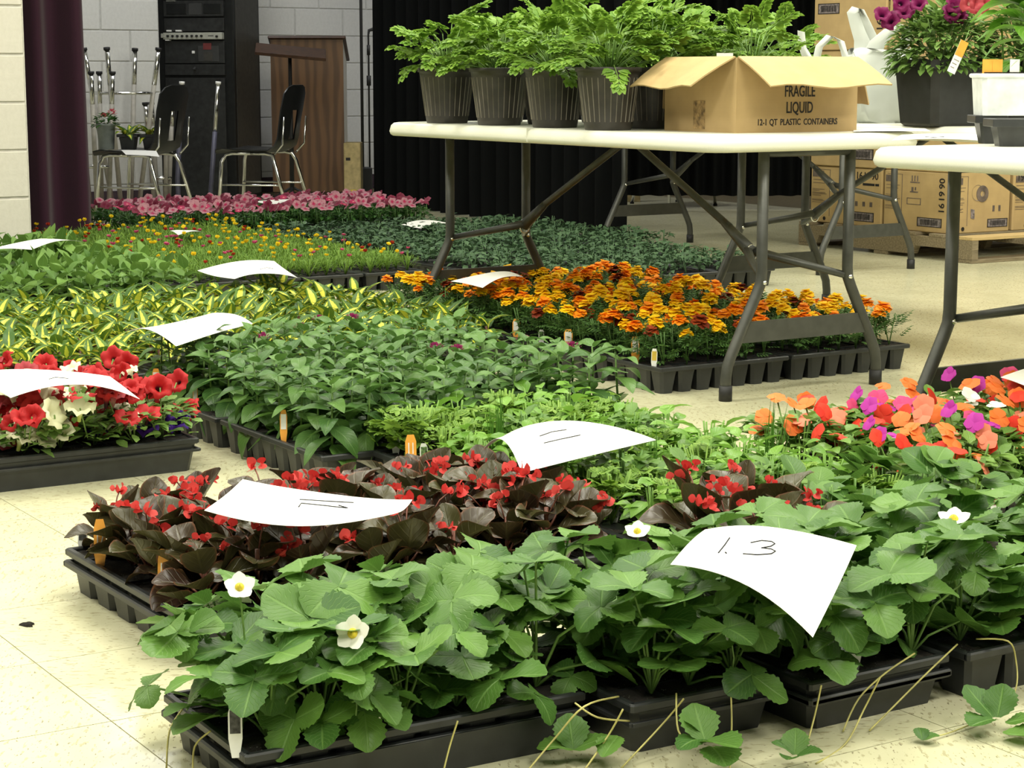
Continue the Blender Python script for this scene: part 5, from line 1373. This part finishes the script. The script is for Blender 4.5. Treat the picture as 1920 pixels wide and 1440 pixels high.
OT = [((188, 1064), .05, .072, .010, '17', 'orange tag with 17 at the far left of the begonias'), ((306, 1126), .05, .072, .010, '17', 'orange tag with 17 near the front corner of the begonias'),
      ((771, 880), .05, .065, .0115, '11', 'orange tag with 11 farthest back among the herbs'), ((862, 918), .05, .060, .010, '11', 'orange tag with 11 in the middle of the herb edge'),
      ((1015, 995), .05, .066, .012, '11', 'orange tag with 11 beside the red begonia flowers'), ((532, 830), .05, .066, .008, None, 'pale orange tag in the front of the pentas'),
      ((292, 745), .05, .066, .010, None, 'orange and white tag between petunias and pentas'), ((366, 770), .05, .06, .006, None, 'slim orange tag at the left edge of the pentas'),
      ((968, 634), .05, .055, .012, None, 'orange tag at the far left corner of the marigolds'), ((1066, 655), .05, .055, .013, None, 'orange tag in the middle of the marigold edge'), ((1192, 681), .05, .068, .012, None, 'orange tag nearest the front marigold corner')]
for px, z, h, w, tx, lb in OT: stake(px, z, h, w, 'orange_tag', lb, tx, None if tx else 'white_tag', rr(-.2, .2))
WT = [((742, 853), 'tag_green', .045), ((796, 880), 'tag_green', .05), ((841, 893), 'tag_green', .045), ((912, 930), 'tag_green', .05), ((1070, 990), 'tag_green', .052), ((1152, 980), 'tag_dark', .055), ((1228, 965), 'tag_green', .05), ((1305, 925), 'tag_dark', .045),
      ((1708, 985), 'tag_dark', .055), ((1866, 968), 'red_lbl', .05), ((1530, 885), 'red_lbl', .05), ((1578, 880), 'red_lbl', .05), ((1226, 690), 'yellow', .05), ((1015, 644), 'tag_green', .04), ((155, 1030), 'tag_dark', .04), ((205, 692), 'tag_green', .05), ((442, 1412), 'tag_dark', .055), ((702, 1372), 'tag_dark', .05), ((1603, 1252), 'tag_dark', .06), ((375, 1260), 'orange_tag', .05)]
WL = ['at the back left of the herbs', 'right of the farthest orange herb tag', 'behind the middle orange herb tag', 'in front of the chives', 'left of the tall chive clump', 'with a dark photo before the herbs', 'near the right end of the herb front', 'behind the bronze begonia at right', 'with a dark photo beside the mixed tray',
      'at the near corner of the impatiens', 'with a red photo at the left of the impatiens', 'with a red photo among the impatiens leaves', 'with a yellow photo at the marigold corner', 'small, between two orange marigold tags', 'at the far left begonia corner', 'between petunias and striped plants', 'in the front left corner of the strawberries', 'at the front edge of the strawberries', 'curled, below the paper reading 1.3', 'half hidden at the left of the strawberries']
for (px, ph_, h), wl_ in zip(WT, WL): stake(px, .052, h, .0085, 'white_tag', 'white plant tag ' + wl_, None, ph_, rr(-.3, .3))

# ------------------------------------------------------------------ strawberry runners trailing over the tray edge
def runner(pts, label, leaves=(), r=.0013):
    """pts: (x, y, height) picture points"""
    P_ = [gp(x, y, z) for x, y, z in pts]; o0 = P_[0].copy()
    t = empty('strawberry_runner', o0, 0, label, 'plant', 'strawberry runners')
    sm = []
    for i in range(len(P_) - 1):
        a = P_[max(0, i - 1)]; b = P_[i]; c = P_[i + 1]; d = P_[min(len(P_) - 1, i + 2)]
        for k_ in range(5):
            s = k_ / 5; sm.append(.5 * ((2 * b) + (c - a) * s + (2 * a - 5 * b + 4 * c - d) * s * s + (3 * b - a - 3 * c + d) * s ** 3) - o0)
    sm.append(P_[-1] - o0); m = MB(); m.tube(sm, r, 5); m.build('runner_stem', M['runner'], t, True)
    for (x, y, z, a, e, s) in leaves:
        q = gp(x, y, z) - o0; o = inst('leaflet', LEAF['straw'][RND.randrange(4)], t); o.matrix_basis = Matrix.Translation(q) @ RZ(-TH + a) @ RX(e) @ SCL(s)
runner([(345, 1325, .075), (318, 1370, .06), (312, 1440, .01)], 'thin runner over the left corner of the strawberry tray')
runner([(395, 1370, .075), (365, 1400, .05), (362, 1460, .01)], 'second runner from the left over the tray end')
runner([(690, 1370, .075), (675, 1410, .04), (660, 1470, .01)], 'left of two short runners down the front tray wall')
runner([(858, 1352, .075), (843, 1400, .04), (828, 1460, .005)], 'right of two short runners down the front tray wall')
runner([(1160, 1306, .08), (1095, 1325, .085), (1040, 1385, .04), (985, 1450, .004)], 'long arching runner between the first and second strawberry trays')
runner([(1078, 1318, .085), (1120, 1345, .07), (1180, 1352, .05)], 'short runner crossing the arching one')
runner([(1168, 1330, .08), (1140, 1380, .04), (1095, 1445, .005)], 'runner with a young plantlet at the bottom edge', [(1075, 1405, .02, 1.7, .3, .8), (1075, 1405, .02, .2, .9, .8), (1075, 1405, .02, -1.5, .3, .8), (1130, 1420, .02, -.6, .5, .7)])
runner([(1282, 1310, .08), (1240, 1360, .04), (1165, 1440, .003)], 'straight runner left of the hanging plantlet')
runner([(1268, 1300, .085), (1272, 1370, .05), (1300, 1392, .04), (1325, 1388, .045)], 'hooked runner carrying a hanging plantlet', [(1322, 1390, .05, .3, .7, .9), (1318, 1390, .05, -2.4, .2, 1.0), (1325, 1385, .05, 2.2, .3, .8), (1320, 1375, .055, 1.2, .6, .6), (1335, 1400, .04, -2.9, .1, .9)])
runner([(1370, 1290, .08), (1372, 1360, .04), (1368, 1450, .002)], 'runner hanging straight down from the second tray')
runner([(1540, 1285, .08), (1528, 1340, .04), (1510, 1408, .003)], 'runner with a tiny plantlet on the floor tiles', [(1490, 1415, .02, 1.3, .5, .55), (1490, 1415, .02, -.2, .8, .6), (1495, 1418, .02, -1.7, .3, .55), (1485, 1420, .02, 2.8, .3, .5)])
runner([(1715, 1225, .085), (1660, 1262, .07), (1610, 1310, .04), (1580, 1372, .003)], 'left runner of the pair across the third tray')
runner([(1650, 1270, .08), (1620, 1330, .03), (1585, 1395, .002), (1530, 1432, .001)], 'runner that trails from the third tray onto the floor')
runner([(1795, 1208, .085), (1740, 1260, .06), (1690, 1310, .03), (1630, 1370, .003)], 'right runner of the pair across the third tray')
runner([(1830, 1198, .085), (1890, 1202, .085), (1905, 1240, .05), (1905, 1290, .02), (1880, 1335, .003)], 'runner with a leafy plantlet at the right edge', [(1862, 1345, .02, .8, .6, .95), (1862, 1348, .02, 2.3, .1, .85), (1870, 1345, .02, -.5, .9, .8), (1885, 1355, .015, -1.7, .2, .7), (1880, 1375, .01, -1.9, .0, .9)])
runner([(1835, 1352, .006), (1780, 1374, .004), (1735, 1385, .006)], 'short floor runner ending in two pale leaflets', [(1730, 1388, .006, 0, .5, .4), (1730, 1388, .006, -1.4, .3, .4)], .001)
# a crumb of soil on the bare tiles
m = MB(); r_ = random.Random(4); m.lathe([(.0005, .006), (.005, .0055), (.009, .003), (.010, 0)], 10, None, lambda a, z, q, j: (a * (1 + .35 * sin(3 * q) + .2 * sin(5 * q + 1)), z))
p = gp(52, 1173); tag(m.build('soil_crumb', M['soil'], None, True, (p.x, p.y, 0)), 'dark crumb of soil on the bare tiles at the left', 'crumb')
